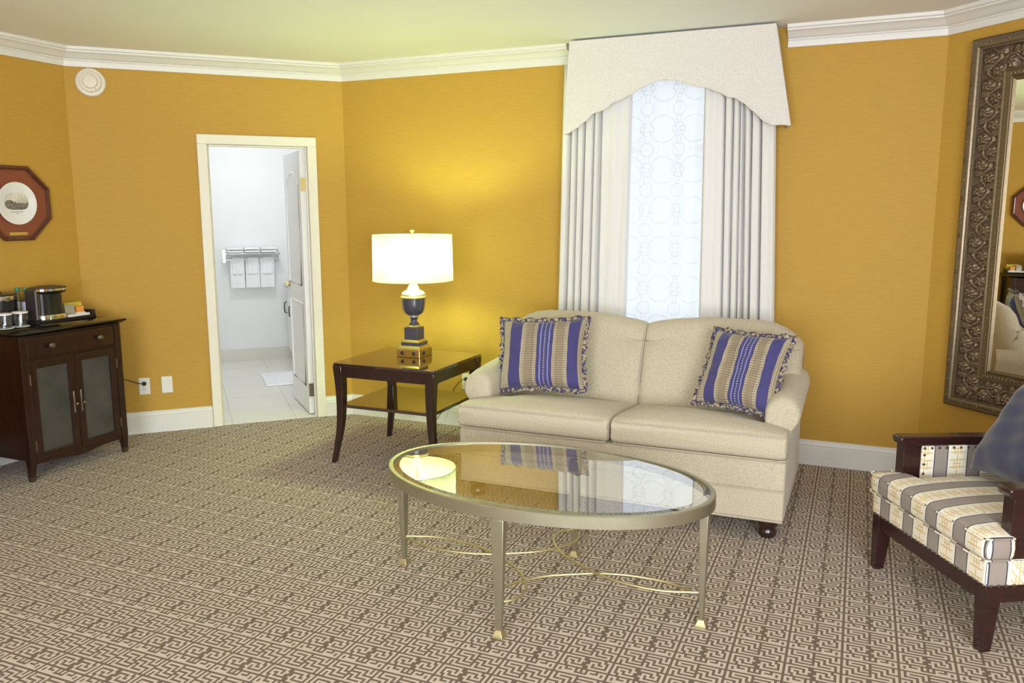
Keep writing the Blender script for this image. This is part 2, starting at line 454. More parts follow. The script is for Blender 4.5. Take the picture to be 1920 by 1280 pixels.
M['greypack'] = simple('grey_coffee_pod_pack', (.34,.31,.24,1), .35, .2, .35, 60)
M['plastic'] = simple('ivory_plastic', (.76,.74,.68,1), .4, 0, .02, 10)
M['slot'] = simple('dark_slot', (.03,.028,.025,1), .5)
M['mirror'] = make_mirror()
M['carved'] = make_carved()
M['frame'] = simple('antique_silver_frame', (.22,.172,.115,1), .36, .75, .25, 45, .25, 120)
M['frameedge'] = simple('frame_dark_edge', (.055,.030,.016,1), .4, .2, .2, 30)
M['beading'] = simple('frame_beading', (.21,.16,.095,1), .4, .8, .2, 45)
M['plaqueframe'] = wood('rosewood_frame', (.07,.018,.014,1), (.12,.035,.026,1), .25, (10,10,10), **{'Coat Weight': .5})
M['plaquemat'] = simple('russet_backboard', (.235,.062,.032,1), .35, 0, .15, 6)
M['porcelain'] = simple('porcelain', (.80,.80,.79,1), .15, 0, .015, 8)
M['engrave'] = make_engraving()
M['smoked'] = make_smoked()
M['cord'] = simple('black_cord', (.02,.016,.013,1), .5)
M['cream'] = simple('cream_enamel', (.74,.69,.58,1), .4, 0, .02, 10)

# ------------------------------------------------------------------ room frame
AL = R(23.0726)
dirv = lambda a: Vector((math.sin(a), math.cos(a), 0))
dA, dB, dC, dD = dirv(AL), dirv(AL+R(45)), dirv(AL+R(90)), dirv(AL+R(135))
AB = Vector((-2.9275, 5.5337, 0)); LB_ = 1.8134; BC = AB+dB*LB_; LC_ = 3.9556; CD = BC+dC*LC_
ZC = 2.615
WL = {'A': (AB,dA), 'B': (AB,dB), 'C': (BC,dC), 'D': (CD,dD)}
def wp(w, s, d, z=0):
    o, dr = WL[w]; n = Vector((dr.y, -dr.x, 0))
    p = o+dr*s+n*d; return Vector((p.x, p.y, z))
def wrot(w):
    dr = WL[w][1]; return math.atan2(dr.y, dr.x)
# local frame on every wall: +x along the wall (rightwards seen from inside), +y into the wall, so y = -distance
A0 = AB-dA*4.2
D1 = CD+dD*4.0
H0 = A0+Vector((.32,-.947,0))*3.2
E1 = D1+Vector((-.391,-.92,0))*2.0

# ------------------------------------------------------------------ shell
fl = MB(); n = fl.add([(p.x,p.y,0) for p in (A0,AB,BC,CD,D1,E1,H0)]); fl.face(range(n,n+7))
n = fl.add([(p.x,p.y,-.1) for p in (A0,AB,BC,CD,D1,E1,H0)]); fl.face(range(n,n+7))
struct('floor', fl, M['carpet'], 'beige and brown fret patterned carpet', 'floor', smooth=False)
ce = MB(); pts = [(p.x,p.y) for p in (A0-dC*.2,AB-dC*.2+dA*.1,BC+dA*.25-dC*.05,CD+dA*.25+dC*.1,D1+dC*.3,E1,H0)]
ce.prism(pts, ZC, ZC+.08)
struct('ceiling', ce, M['ceil'], 'plain cream painted ceiling', 'ceiling', smooth=False)

def wall_obj(name, w, boxes, label, mat=None):
    mb = MB()
    for b in boxes: mb.box(*b)
    o = struct(name, mb, mat or M['wall'], label, 'wall', smooth=False)
    o.location = WL[w][0]; o.rotation_euler = (0,0,wrot(w)); return o
T = .12
DS0, DS1, DZ = .853, 1.540, 2.028          # door opening on wall B
wall_obj('wall_left', 'A', [(-4.2,0,0,T,0,ZC)], 'golden brown papered wall behind the mahogany cabinet')
wall_obj('wall_back_left', 'B', [(0,DS0-.02,0,T,0,ZC),(DS1+.02,LB_,0,T,0,ZC),(DS0-.02,DS1+.02,0,T,DZ+.02,ZC)], 'golden papered wall with the bathroom doorway')
WS0, WS1, WZ0, WZ1 = 1.98, 2.88, .30, 2.42
wall_obj('wall_back', 'C', [(0,WS0,0,.2,0,ZC),(WS1,LC_,0,.2,0,ZC),(WS0,WS1,0,.2,0,WZ0),(WS0,WS1,0,.2,WZ1,ZC)], 'golden papered wall with the draped window behind the sofa')
wall_obj('wall_right', 'D', [(0,4.0,0,T,0,ZC)], 'golden papered wall carrying the large mirror')
# unseen walls behind the camera (tall windows added to let fill light in)
def free_wall(name, p, q, boxes, label):
    d = (q-p).normalized(); mb = MB()
    for b in boxes: mb.box(*b)
    o = struct(name, mb, M['wall'], label, 'wall', smooth=False); o.location = p; o.rotation_euler = (0,0,math.atan2(d.y,d.x)); return o
Lh = (A0-H0).length; free_wall('wall_rear_left', H0, A0, [(0,Lh,0,T,0,ZC)], 'papered wall at the rear left')
Le = (E1-D1).length; free_wall('wall_rear_right', D1, E1, [(0,Le,0,T,0,ZC)], 'papered wall at the rear right')
Lr = (H0-E1).length
RW = [(Lr*.5-2.1, Lr*.5-.35), (Lr*.5+.35, Lr*.5+2.1)]; RZ0, RZ1 = .5, 2.3
free_wall('wall_rear', E1, H0, [(0,RW[0][0],0,T,0,ZC),(RW[0][1],RW[1][0],0,T,0,ZC),(RW[1][1],Lr,0,T,0,ZC)]+[(a,b,0,T,0,RZ0) for a,b in RW]+[(a,b,0,T,RZ1,ZC) for a,b in RW], 'papered rear wall with two tall windows')
dr_ = (H0-E1).normalized(); nr_ = Vector((dr_.y,-dr_.x,0))
if nr_.dot(-E1) < 0: nr_ = -nr_
for k, (a, b) in enumerate(RW):  # frames of the added rear windows, out of view
    mb = MB(); w = .06
    mb.box(a,a+w,.03,.09,RZ0,RZ1).box(b-w,b,.03,.09,RZ0,RZ1).box(a+w,b-w,.03,.09,RZ0,RZ0+w).box(a+w,b-w,.03,.09,RZ1-w,RZ1).box((a+b)/2-.02,(a+b)/2+.02,.03,.09,RZ0+w,RZ1-w)
    o = struct('window_%d' % (k+2), mb, M['white'], 'white framed rear window', 'window', smooth=False); o.location = E1; o.rotation_euler = (0,0,math.atan2(dr_.y,dr_.x))

# baseboards and crown: profiles swept along wall stretches
base_prof = [(0,0),(.018,0),(.018,.112),(.015,.116),(.015,.121),(.017,.125),(.013,.131),(.011,.140),(.006,.146),(.006,.152),(0,.155)]
crown_prof = [(0,2.500),(.012,2.500),(.014,2.506),(.015,2.535),(.021,2.539),(.021,2.546),(.032,2.549),(.041,2.556),(.054,2.570),(.070,2.580),(.082,2.584),(.083,2.593),(.094,2.596),(.097,2.603),(.097,ZC),(0,ZC)]
def mitre(prof, p0, p1, n, t0, t1):
    # t0/t1: how far an end runs along the wall per metre of projection
    d = (p1-p0).normalized(); loops = []
    for p, t in ((p0,t0),(p1,t1)):
        loops.append([tuple(p+n*o+d*(t*o)+Vector((0,0,z))) for o, z in prof])
    return loops
mt = math.tan(R(22.5))
def run(name, prof, w, s0, s1, t0, t1, label, cat, mat):
    o_, dr = WL[w]; n_ = Vector((dr.y,-dr.x,0)); mb = MB()
    mb.loft(mitre(prof, o_+dr*s0, o_+dr*s1, n_, t0, t1))
    return struct(name, mb, mat, label, cat, angle=25)
run('baseboard_left', base_prof, 'A', -4.2, 0, 0, -mt, 'white baseboard behind the cabinet', 'baseboard', M['trim'])
run('baseboard_back_left', base_prof, 'B', 0, DS0-.068, mt, 0, 'white baseboard left of the doorway', 'baseboard', M['trim'])
run('baseboard_doorside', base_prof, 'B', DS1+.065, LB_, 0, -mt, 'short white baseboard right of the doorway', 'baseboard', M['trim'])
run('baseboard_back', base_prof, 'C', 0, LC_, mt, -mt, 'white baseboard behind the sofa', 'baseboard', M['trim'])
run('baseboard_right', base_prof, 'D', 0, 4.0, mt, 0, 'white baseboard below the mirror', 'baseboard', M['trim'])
run('trim_1', crown_prof, 'A', -4.2, 0, 0, -mt, 'crown moulding above the cabinet wall', 'moulding', M['trim'])
run('trim_2', crown_prof, 'B', 0, LB_, mt, -mt, 'crown moulding above the doorway', 'moulding', M['trim'])
run('trim_3', crown_prof, 'C', 0, 1.775, mt, 0, 'crown moulding left of the valance', 'moulding', M['trim'])
run('trim_4', crown_prof, 'C', 3.118, LC_, 0, -mt, 'crown moulding right of the valance', 'moulding', M['trim'])
run('trim_5', crown_prof, 'D', 0, 4.0, mt, 0, 'crown moulding above the mirror wall', 'moulding', M['trim'])

# ------------------------------------------------------------------ bathroom seen through the doorway
def place(o, w): o.location = WL[w][0]; o.rotation_euler = (0,0,wrot(w)); return o
BX0, BX1, BY = .30, 2.25, 2.70
def bstruct(name, boxes, mat, label, cat):
    mb = MB()
    for b in boxes: mb.box(*b)
    return place(struct(name, mb, mat, label, cat, smooth=False), 'B')
bstruct('floor_bathroom', [(BX0,BX1,T,BY,-.05,.004),(DS0,DS1,.02,T,-.05,.006)], M['tile'], 'pale tiled bathroom floor', 'floor')
bstruct('wall_bathroom_back', [(BX0-.1,BX1+.1,BY,BY+.1,-.05,2.5)], M['bathwall'], 'white back wall of the bathroom', 'wall')
bstruct('wall_bathroom_left', [(BX0-.1,BX0,T,BY,-.05,2.5)], M['bathwall'], 'white left wall of the bathroom', 'wall')
bstruct('wall_bathroom_right', [(BX1,BX1+.1,T+.5,BY,-.05,2.5),(LB_-.02,LB_+.08,T,T+.62,-.05,2.5),(LB_+.08,BX1+.1,T+.52,T+.62,-.05,2.5)], M['bathwall'], 'white right wall of the bathroom', 'wall')
bstruct('wall_bathroom_front', [(BX0,DS0-.02,T,T+.012,0,2.5),(DS1+.02,LB_-.02,T,T+.012,0,2.5),(DS0-.02,DS1+.02,T,T+.012,DZ+.02,2.5)], M['bathwall'], 'white inner face of the doorway wall', 'wall')
bstruct('ceiling_bathroom', [(BX0-.1,BX1+.1,T,BY+.1,2.5,2.56)], M['bathwall'], 'white bathroom ceiling', 'ceiling')
bstruct('baseboard_bathroom', [(BX0,BX1,BY-.012,BY,.004,.135)], M['bathband'], 'beige tile skirting along the bathroom wall', 'baseboard')

# door casing and jamb
mb = MB(); cw = .066
mb.box(DS0-cw,DS0,-.02,0,0,DZ).box(DS1,DS1+cw,-.02,0,0,DZ).box(DS0-cw,DS1+cw,-.02,0,DZ,DZ+cw)
place(struct('trim_6', mb, M['casing'], 'cream door casing around the bathroom doorway', 'casing', bevel=.004), 'B')
mb = MB()
mb.box(DS0-.02,DS0,0,T+.012,0,DZ).box(DS1,DS1+.02,0,T+.012,0,DZ).box(DS0-.02,DS1+.02,0,T+.012,DZ,DZ+.02)
mb.box(DS0,DS0+.012,.035,.06,0,DZ).box(DS1-.012,DS1,.035,.06,0,DZ).box(DS0+.012,DS1-.012,.035,.06,DZ-.012,DZ)
place(struct('trim_7', mb, M['casing'], 'cream door jamb with stop', 'jamb', bevel=.002), 'B')

# the open door leaf (hinged on the right, swung into the bathroom)
dl = bpy.data.objects.new('door_1', None); COL.objects.link(dl); dl['kind'] = 'structure'
dl['label'] = 'white panelled bathroom door standing open inwards'; dl['category'] = 'door'
h = wp('B', DS1-.012, -.075); dl.location = h; dl.rotation_euler = (0,0,wrot('B')+R(93.5))
# local: x along leaf from the hinge, y thickness
mb = MB(); mb.box(.0,.655,0,.036,.014,2.012)
obj('door_leaf', mb, M['white'], dl, smooth=False, bevel=.002)
for yy in (-.006, .042):
    mb = MB()
    def arch(x0,x1,z0,z1,rise,y):
        pts=[(x0,z0),(x1,z0),(x1,z1)]
        for k in range(1,10): 
            t=k/10; pts.append((x1+(x0-x1)*t, z1+rise*math.sin(PI*t)))
        pts.append((x0,z1)); return pts
    for (x0,x1) in ((.09,.565),):
        for (z0,z1,ri) in ((1.0,1.76,.10),(.22,.86,0.0)):
            mb.tube([(p[0],(.002 if yy<0 else .034),p[1]) for p in arch(x0,x1,z0,z1,ri,yy)], .010, 8, True)
    obj('panel_moulding', mb, M['white'], dl)
mb = MB()
for yy, s in ((-.0,-1),(.036,1)):
    mb.M = Matrix.Translation((.60,yy,.975)) @ Matrix.Rotation(R(-90*s),4,'X')
    mb.lathe([(.026,0),(.026,.006),(.012,.01),(.010,.035)],16)
    mb.M = Matrix.Identity(4)
    mb.tube([(.60,yy+s*.04,.975),(.57,yy+s*.045,.975),(.50,yy+s*.045,.978)], .009, 8)
o = obj('lever_handle', mb, M['brass'], dl); o['label'] = 'brass lever handle'
for z in (1.76, .20):
    mb = MB(); mb.box(-.012,.001,-.002,.034,z-.05,z+.05); mb.lathe([(.007,-.052),(.007,.052)],10,(-.006,-.006,z))
    obj('hinge', mb, M['brass'] if z > 1 else M['pewter'], dl)

# towel rack with towels
tr = thing('towel_rack', 'chrome towel rack on the bathroom back wall', 'towel rack', wp('B',1.31,-2.70,1.075), wrot('B'))
# local y into wall; wall face at y=0
for x in (-.265,.265):
    mb = MB(); mb.box(x-.012,x+.012,-.012,-.001,-.03,.10); mb.box(x-.006,x+.006,-.19,-.012,.055,.072); mb.tube([(x,-.012,.0),(x,-.07,.0)],.006,8); 
    obj('bracket', mb, M['chrome'], tr)
mb = MB(); mb.tube([(-.275,-.07,0),(.275,-.07,0)],.007,10); obj('rail', mb, M['chrome'], tr)
mb = MB()
for y in (-.04,-.085,-.13,-.18): mb.tube([(-.265,y,.066),(.265,y,.066)],.005,8)
obj('shelf_bars', mb, M['chrome'], tr)
def hang(name, x, w, zb, th, off, label, grp):
    mb = MB(); r = .009+off
    prof = [(-.07-r-th, zb), (-.07-r-th, 0.0)]
    for k in range(1,6):
        a = PI-PI*k/6; prof.append((-.07+(r+th)*math.cos(a), (r+th)*math.sin(a)))
    prof += [(-.07+r+th, -.02), (-.07+r+th, zb+.06), (-.07+r, zb+.06), (-.07+r, 0)]
    for k in range(1,6):
        a = PI*k/6; prof.append((-.07+r*math.cos(a), r*math.sin(a)))
    prof += [(-.07-r, 0), (-.07-r, zb)]
    loops = []
    for i in range(9):
        t = i/8; xx = x-w/2+w*t; wob = .006*math.sin(t*9+x*20)
        loops.append([(xx+.004*math.sin(z_*9), y_+(wob if z_ < -.05 and y_ < -.07 else 0), z_) for y_, z_ in prof])
    mb.loft(loops)
    o = obj(name, mb, M['towel'], None, bevel=.003); o.location = tr.location; o.rotation_euler = tr.rotation_euler
    return tag(o, label, 'towel', grp)
names3 = ['left', 'middle', 'right']
for k, x in enumerate((-.145,.005,.15)):
    hang('bath_towel', x, .14, -.29, .012, 0, 'white bath towel hanging %s on the chrome rack' % ('leftmost','in the middle','rightmost')[k], 'bath towels on the rack')
    hang('hand_towel', x+.005, .10, -.145, .008, .016, 'small white hand towel folded over the %s bath towel' % names3[k], 'hand towels on the rack')
for k, x in enumerate((-.165,0,.165)):
    mb = MB()
    for j in range(2):
        z0 = .073+j*.028
        mb.loft([[(xx, yy, z0+.001+zz) for yy, zz in ((-.19,.004),(-.195,.013),(-.19,.024),(-.03,.024),(-.022,.013),(-.03,.004))] for xx in (x-.075,x+.075)])
    o = obj('folded_towel', mb, M['towel'], None, bevel=.004, seg=2); o.location = tr.location; o.rotation_euler = tr.rotation_euler
    tag(o, 'folded white towel on top of the rack, %s of three' % ('leftmost','middle one','rightmost')[k], 'towel', 'folded towels on the rack top')
mb = MB(); mb.box(-.32,.32,-.29,.29,0,.018)
o = obj('bath_mat', mb, M['towel'], None, bevel=.008, seg=3); o.location = wp('B',1.60,-1.55,.005); o.rotation_euler = (0,0,wrot('B'))
tag(o, 'white terry bath mat on the pale tile floor', 'bath mat')
va = thing('vanity_cabinet', 'white bathroom vanity half hidden behind the open door', 'vanity', wp('B',1.94,-2.27,.004), wrot('B'))
mb = MB(); mb.box(-.28,.30,-.40,.40,.09,.80); mb.box(-.24,.30,-.38,.38,0,.09); obj('body', mb, M['white'], va, smooth=False, bevel=.004)
mb = MB(); mb.box(-.30,.305,-.415,.415,.80,.835); obj('counter', mb, M['porcelain'], va, smooth=False, bevel=.006)
for y in (-.2,.2):
    mb = MB(); mb.box(-.298,-.281,y-.185,y+.185,.12,.77); d = obj('door', mb, M['white'], va, smooth=False, bevel=.004)
    mb = MB(); mb.tube([(-.298,y+.15,.50),(-.32,y+.15,.51),(-.325,y+.15,.56),(-.32,y+.15,.61),(-.298,y+.15,.62)],.006,8); obj('handle', mb, M['slot'], d)
bl = thing('bathroom_light', 'flush white ceiling light in the bathroom', 'ceiling light', wp('B',1.25,-1.5,2.44), 0)
mb = MB(); mb.lathe([(.15,.06),(.15,.035),(.14,.03)],32); obj('base', mb, M['white'], bl)
gm = N('opal_glass_lit'); e_ = gm.node('ShaderNodeEmission'); e_.inputs[0].default_value = (1,.97,.92,1); e_.inputs[1].default_value = 2.0; gm.link(e_.outputs[0], gm.out.inputs[0])
mb = MB(); mb.lathe([(.005,-.02),(.06,-.016),(.11,0),(.14,.03)],32); obj('diffuser', mb, gm.m, bl)

# ------------------------------------------------------------------ window
wn = bpy.data.objects.new('window_1', None); COL.objects.link(wn); wn['kind'] = 'structure'; wn['label'] = 'tall white framed window behind the sheer'; wn['category'] = 'window'
wn.location = BC; wn.rotation_euler = (0,0,wrot('C'))
mb = MB(); f = .05
mb.box(WS0,WS0+f,.06,.14,WZ0,WZ1).box(WS1-f,WS1,.06,.14,WZ0,WZ1).box(WS0+f,WS1-f,.06,.14,WZ0,WZ0+f).box(WS0+f,WS1-f,.06,.14,WZ1-f,WZ1)
obj('window_frame', mb, M['white'], wn, smooth=False, bevel=.003)
mb = MB(); mb.box(WS0+f,WS1-f,.08,.12,1.93,1.965); obj('window_bar', mb, M['white'], wn, smooth=False)
mb = MB(); mb.box(WS0+f,WS1-f,.098,.102,WZ0+f,1.93); obj('pane', mb, M['pane'], wn, smooth=False)
mb = MB(); mb.box(WS0+f,WS1-f,.098,.102,1.965,WZ1-f); obj('pane', mb, M['pane'], wn, smooth=False)
mb = MB(); mb.box(WS0,WS1,-.03,.06,WZ0-.03,WZ0); obj('window_sill', mb, M['white'], wn, smooth=False, bevel=.003)

# sheer
mb = MB()
def sh(u, v):
    s = 1.93+1.01*u; z = .04+2.42*v
    return (s, -.045-.008*math.sin(u*46+.8*math.sin(u*9)), z)
mb.grid(sh, 160, 6)
o = obj('sheer_curtain', mb, M['sheer'], None); place(o, 'C'); tag(o, 'white translucent sheer with pale trellis embroidery across the window', 'sheer curtain')

def drape(name, topL, topR, botL, botR, valleys, label, flip):
    # topL.. are s at z=2.48 and z=0
    mb = MB(); nu, nv = 150, 14
    def fn(u, v):
        z = .015+2.46*v
        a = botL+(topL-botL)*v; b = botR+(topR-botR)*v
        d = .125
        for k, (c, w, dp) in enumerate(valleys):
            cc = c+.012*math.sin(k*2.1+v*1.7)
            d -= dp*math.exp(-((u-cc)/w)**2)
        d += .006*math.sin(u*11+1.3*flip+.4*v)
        edge = min(u,1-u)
        d -= .03*math.exp(-(edge/.02)**2)
        return (a+(b-a)*u, -max(d,.055), z)
    mb.grid(fn, nu, nv)
    o = obj(name, mb, M['curtain'], None, angle=80, solid=.003); place(o, 'C'); return tag(o, label, 'curtain', 'drapes beside the window')
drape('drapery_panel', 1.765, 2.215, 1.715, 2.19, [(.12,.020,.06),(.235,.014,.05),(.345,.014,.06),(.46,.014,.05),(.575,.024,.06),(.70,.06,.012),(.86,.05,.012)], 'cream pleated drape hanging left of the window', 0)
drape('drapery_panel', 2.66, 3.065, 2.68, 3.155, [(.14,.05,.012),(.30,.014,.06),(.42,.016,.055),(.50,.014,.045),(.575,.020,.06),(.68,.014,.06),(.79,.015,.06),(.90,.05,.008)], 'cream pleated drape hanging right of the window', 1)

# valance
vt = thing('valance', 'cream fabric covered valance with arched lower edge over the window', 'valance', BC, wrot('C'))
TL, TR, BL_, BR_, VB, VTP = 1.832, 3.066, 1.800, 3.172, 2.045, 2.603
def vedge(t):   # lower edge height for t in 0..1 across
    c = .478
    prof = [(0,2.040),(.028,2.050),(.06,2.075),(.10,2.115),(.145,2.165),(.165,2.170),(.20,2.185),(.235,2.222),(.26,2.232),(.32,2.262),(.38,2.305),(.43,2.330),(.478,2.337),(.53,2.331),(.58,2.305),(.61,2.288),(.66,2.278),(.72,2.248),(.76,2.215),(.785,2.210),(.82,2.178),(.86,2.125),(.90,2.065),(.93,2.045),(.96,2.046),(1,2.040)]
    for (a,za),(b,zb) in zip(prof, prof[1:]):
        if t <= b:
            k = (t-a)/(b-a); k = k*k*(3-2*k)*.5+k*.5
            return za+(zb-za)*k
    return prof[-1][1]
mb = MB()
def vf(u, v, y0):
    zb = vedge(u); z = zb+(VTP-zb)*v
    fl_ = (VTP-z)/(VTP-2.04)
    x = (TL+(TR-TL)*u)*(1-fl_)+(BL_+(BR_-BL_)*u)*fl_
    return (x, y0-.012*fl_, z)
mb.grid(lambda u,v: vf(u,v,-.20), 120, 10); mb.grid(lambda u,v: vf(u,v,-.186), 120, 10)
def bridge(mb, pa, pb):
    n = mb.add(pa); k = mb.add(pb)
    for i in range(len(pa)-1): mb.face((n+i,n+i+1,k+i+1,k+i))
us = [i/120 for i in range(121)]
bridge(mb, [vf(u,0,-.20) for u in us],[vf(u,0,-.186) for u in us]); bridge(mb, [vf(u,1,-.20) for u in us],[vf(u,1,-.186) for u in us])
vs = [i/10 for i in range(11)]
for e in (0,1): bridge(mb, [vf(e,v,-.20) for v in vs],[vf(e,v,-.186) for v in vs])
obj('front_board', mb, M['valance'], vt, angle=50)
mb = MB()
mb.hexa([(BL_,-.197,2.040),(BL_+.012,-.197,2.040),(BL_+.012,-.002,2.040),(BL_,-.002,2.040),(TL,-.185,VTP),(TL+.012,-.185,VTP),(TL+.012,-.10,VTP),(TL,-.10,VTP)])
obj('return_board', mb, M['valance'], vt, smooth=False)
mb = MB()
mb.hexa([(BR_-.012,-.197,2.040),(BR_,-.197,2.040),(BR_-.03,-.002,2.040),(BR_-.042,-.002,2.040),(TR-.012,-.185,VTP),(TR,-.185,VTP),(TR,-.10,VTP),(TR-.012,-.10,VTP)])
obj('return_board', mb, M['valance'], vt, smooth=False)
mb = MB(); mb.tube([vf(u,0,-.196) for u in us], .005, 6); obj('piping', mb, M['valance'], vt)
mb = MB(); mb.box(TL+.012,TR-.012,-.185,-.002,VTP-.018,VTP-.003); obj('top_board', mb, M['valance'], vt, smooth=False)

# ------------------------------------------------------------------ sofa
sf = thing('sofa', 'cream upholstered two seat sofa with rolled arms below the window', 'sofa', wp('C',2.47,.9), wrot('C'))
def rrect(x0,x1,z0,z1,r,n=4):
    pts = []
    for cx,cz,a0 in ((x1-r,z0+r,-90),(x1-r,z1-r,0),(x0+r,z1-r,90),(x0+r,z0+r,180)):
        for k in range(n+1):
            a = R(a0+90*k/n); pts.append((cx+r*math.cos(a), cz+r*math.sin(a)))
    return pts
def slab(mb, x0,x1,y0,y1,z0,z1,r=.02):
    # rounded on every edge: loft of rounded rectangles along y
    steps = []
    for k in range(4,-1,-1):
        a = PI/2*k/4; steps.append((y0+r*(1-math.sin(a)), r*(1-math.cos(a))))
    loops = []
    for y, i in steps: loops.append([(px,y,pz) for px,pz in rrect(x0+i,x1-i,z0+i,z1-i,max(r-i*.6,.003))])
    for y, i in reversed(steps): loops.append([(px,y1-(y-y0),pz) for px,pz in rrect(x0+i,x1-i,z0+i,z1-i,max(r-i*.6,.003))])
    mb.loft(loops)
mb = MB(); slab(mb, -.848,.848,-.462,.47,.100,.256,.014); slab(mb, -.850,.850,-.466,.47,.247,.395,.016)
obj('base', mb, M['sofa'], sf, angle=60)
mb = MB(); mb.tube([(-.845,-.464,.102),(.845,-.464,.102),(.848,.3,.102)],.005,6); mb.tube([(-.85,-.467,.252),(.85,-.467,.252)],.0035,6); obj('piping', mb, M['piping'], sf)
for sx in (-1,1):
    mb = MB()
    Xo, Xi, yf, yb = .852, .722, -.485, .10
    ys = [(yf,.030),(yf+.004,.016),(yf+.014,.006),(yf+.032,0),(-.40,0),(-.345,0),(-.325,0),(-.305,0),(-.285,0),(-.25,0),(-.15,0),(-.05,0),(.04,0),(yb,.006)]
    loops = []; tops = []
    for y, ins in ys:
        w = Xo if y < -.335 else (Xi if y > -.295 else Xo+(Xi-Xo)*((y+.335)/.04))
        t = (y-yf)/(yb-yf)
        zb = .402; zt = .528-.045*max(0,(t-.25)/.75)
        cr = .036*math.sin(PI*min(1,max(0,(t*1.02)))**.75)
        x0, x1 = .004, w
        loop = []
        nb = 10
        e = .022
        for k in range(nb+1): loop.append((x0+e+(x1-x0-2*e)*k/nb, zb+ins))
        loop += [(x1-e*.3, zb+ins+e*.3),(x1-ins*.4, zb+ins+e),(x1-ins*.4,(zb+zt)/2),(x1-ins*.4, zt-ins-e),(x1-e*.3, zt-ins-e*.25)]
        for k in range(nb+1):
            q = k/nb; loop.append((x1-e-(x1-x0-2*e)*q, zt-ins+cr*(1-(2*q-1)**4)))
        loop += [(x0+e*.3, zt-ins-e*.25),(x0+ins*.4, zt-ins-e),(x0+ins*.4,(zb+zt)/2),(x0+ins*.4, zb+ins+e),(x0+e*.3, zb+ins+e*.3)]
        loops.append([(sx*px, y, pz) for px, pz in loop])
    mb.loft(loops)
    cu = obj('seat_cushion', mb, M['sofa'], sf, angle=60)
    mb = MB()
    for z in (.405,.516): mb.tube([(sx*.02,yf+.012,z),(sx*.04,yf-.001,z),(sx*(Xo-.03),yf-.001,z+(.002 if z>.5 else 0)),(sx*(Xo-.008),yf+.012,z),(sx*(Xo-.001),yf+.04,z),(sx*(Xo-.001),-.35,z)],.0042,6)
    obj('piping', mb, M['piping'], cu)
    # arm
    mb = MB(); loops = []
    ar = [(-.320,.50,.665),(-.316,.72,.668),(-.304,.88,.672),(-.282,.965,.677),(-.24,1,.682),(-.15,1,.690),(0,1,.700),(.15,1,.708),(.36,1,.71)]
    for y, k, zt in ar:
        xm = .800; loop = []
        rad = .084
        outer = [(.835,.105),(.845,.25),(.850,.40),(.862,.50)]
        prof = [(.735,.39)] + [(.735,.105)] if False else [(.728,.39)]
        prof = [(.735,.30),(.790,.105)] if False else [(.728,.36),(.728,.30),(.80,.30),(.846,.30),(.849,.38),(.853,.46),(.868,.52)]
        zc = zt-rad
        for j in range(11):
            a = R(-20+200*j/10); prof.append((xm+.012+rad*1.02*math.cos(a), zc+rad*math.sin(a)))
        prof += [(.728,zc-.06),(.726,.48)]
        cx = sum(p[0] for p in prof)/len(prof); cz = .50
        loops.append([(sx*(cx+(px-cx)*(.55+.45*k)), y, cz+(pz-cz)*(.6+.4*k)) for px, pz in prof])
    mb.loft(loops)
    am = obj('arm', mb, M['sofa'], sf, angle=70)
    mb = MB()
    for j in range(5):      # gathered pleats round the rolled arm front
        a = R(15+32*j); cx, cz = sx*.812, .592
        p0 = (cx+sx*.022*math.cos(a), -.3165, cz+.022*math.sin(a)); p1 = (cx+sx*.055*math.cos(a), -.309, cz+.062*math.sin(a)); p2 = (cx+sx*.074*math.cos(a), -.285, cz+.078*math.sin(a))
        mb.tube([p0,p1,p2], .003, 6, rads=[.0008,.003,.0015])
    obj('pleats', mb, M['sofa'], am)
    # back half
    mb = MB(); loops = []
    xs = [.002,.006,.016,.034,.06,.10,.2,.35,.5,.62,.70,.76,.80,.828,.846,.855]
    for x in xs:
        ht = .905+.058*min(1,((x)/.30))**.55 if x < .3 else .963
        if x > .55: ht = .963-.115*((x-.55)/.305)**3.2
        ins = .030*max(0,1-x/.05)**2+.05*max(0,(x-.80)/.055)**2
        prof = [(.085+ins,.40),(.070+ins,.50),(.095+ins,.60),(.140+ins,.72),(.190+ins,.82),(.222+ins,ht-.10)]
        rr = .095
        cy, cz = .320, ht-rr
        for j in range(9):
            a = R(172-164*j/8); prof.append((cy+(rr+.004-ins*.4)*math.cos(a), cz+rr*math.sin(a)))
        prof += [(.455-ins,.80),(.47-ins,.50),(.47-ins,.11),(.30,.11)]
        loops.append([(sx*x, py, pz) for py, pz in prof])
    mb.loft(loops)
    obj('backrest', mb, M['sofa'], sf, angle=60)
mb = MB(); mb.tube([(0,.105,.53),(0,.120,.62),(0,.165,.74),(0,.215,.83),(0,.245,.885)], .004, 6); obj('back_seam', mb, M['piping'], sf)
for sx in (-1,1):
    for y in (-.39,.38):
        mb = MB(); mb.lathe([(.034,0),(.042,.012),(.044,.03),(.036,.045),(.040,.052),(.046,.062),(.046,.085),(.040,.104)],24,(sx*.775,y,0)); obj('foot', mb, M['darkwood'], sf)

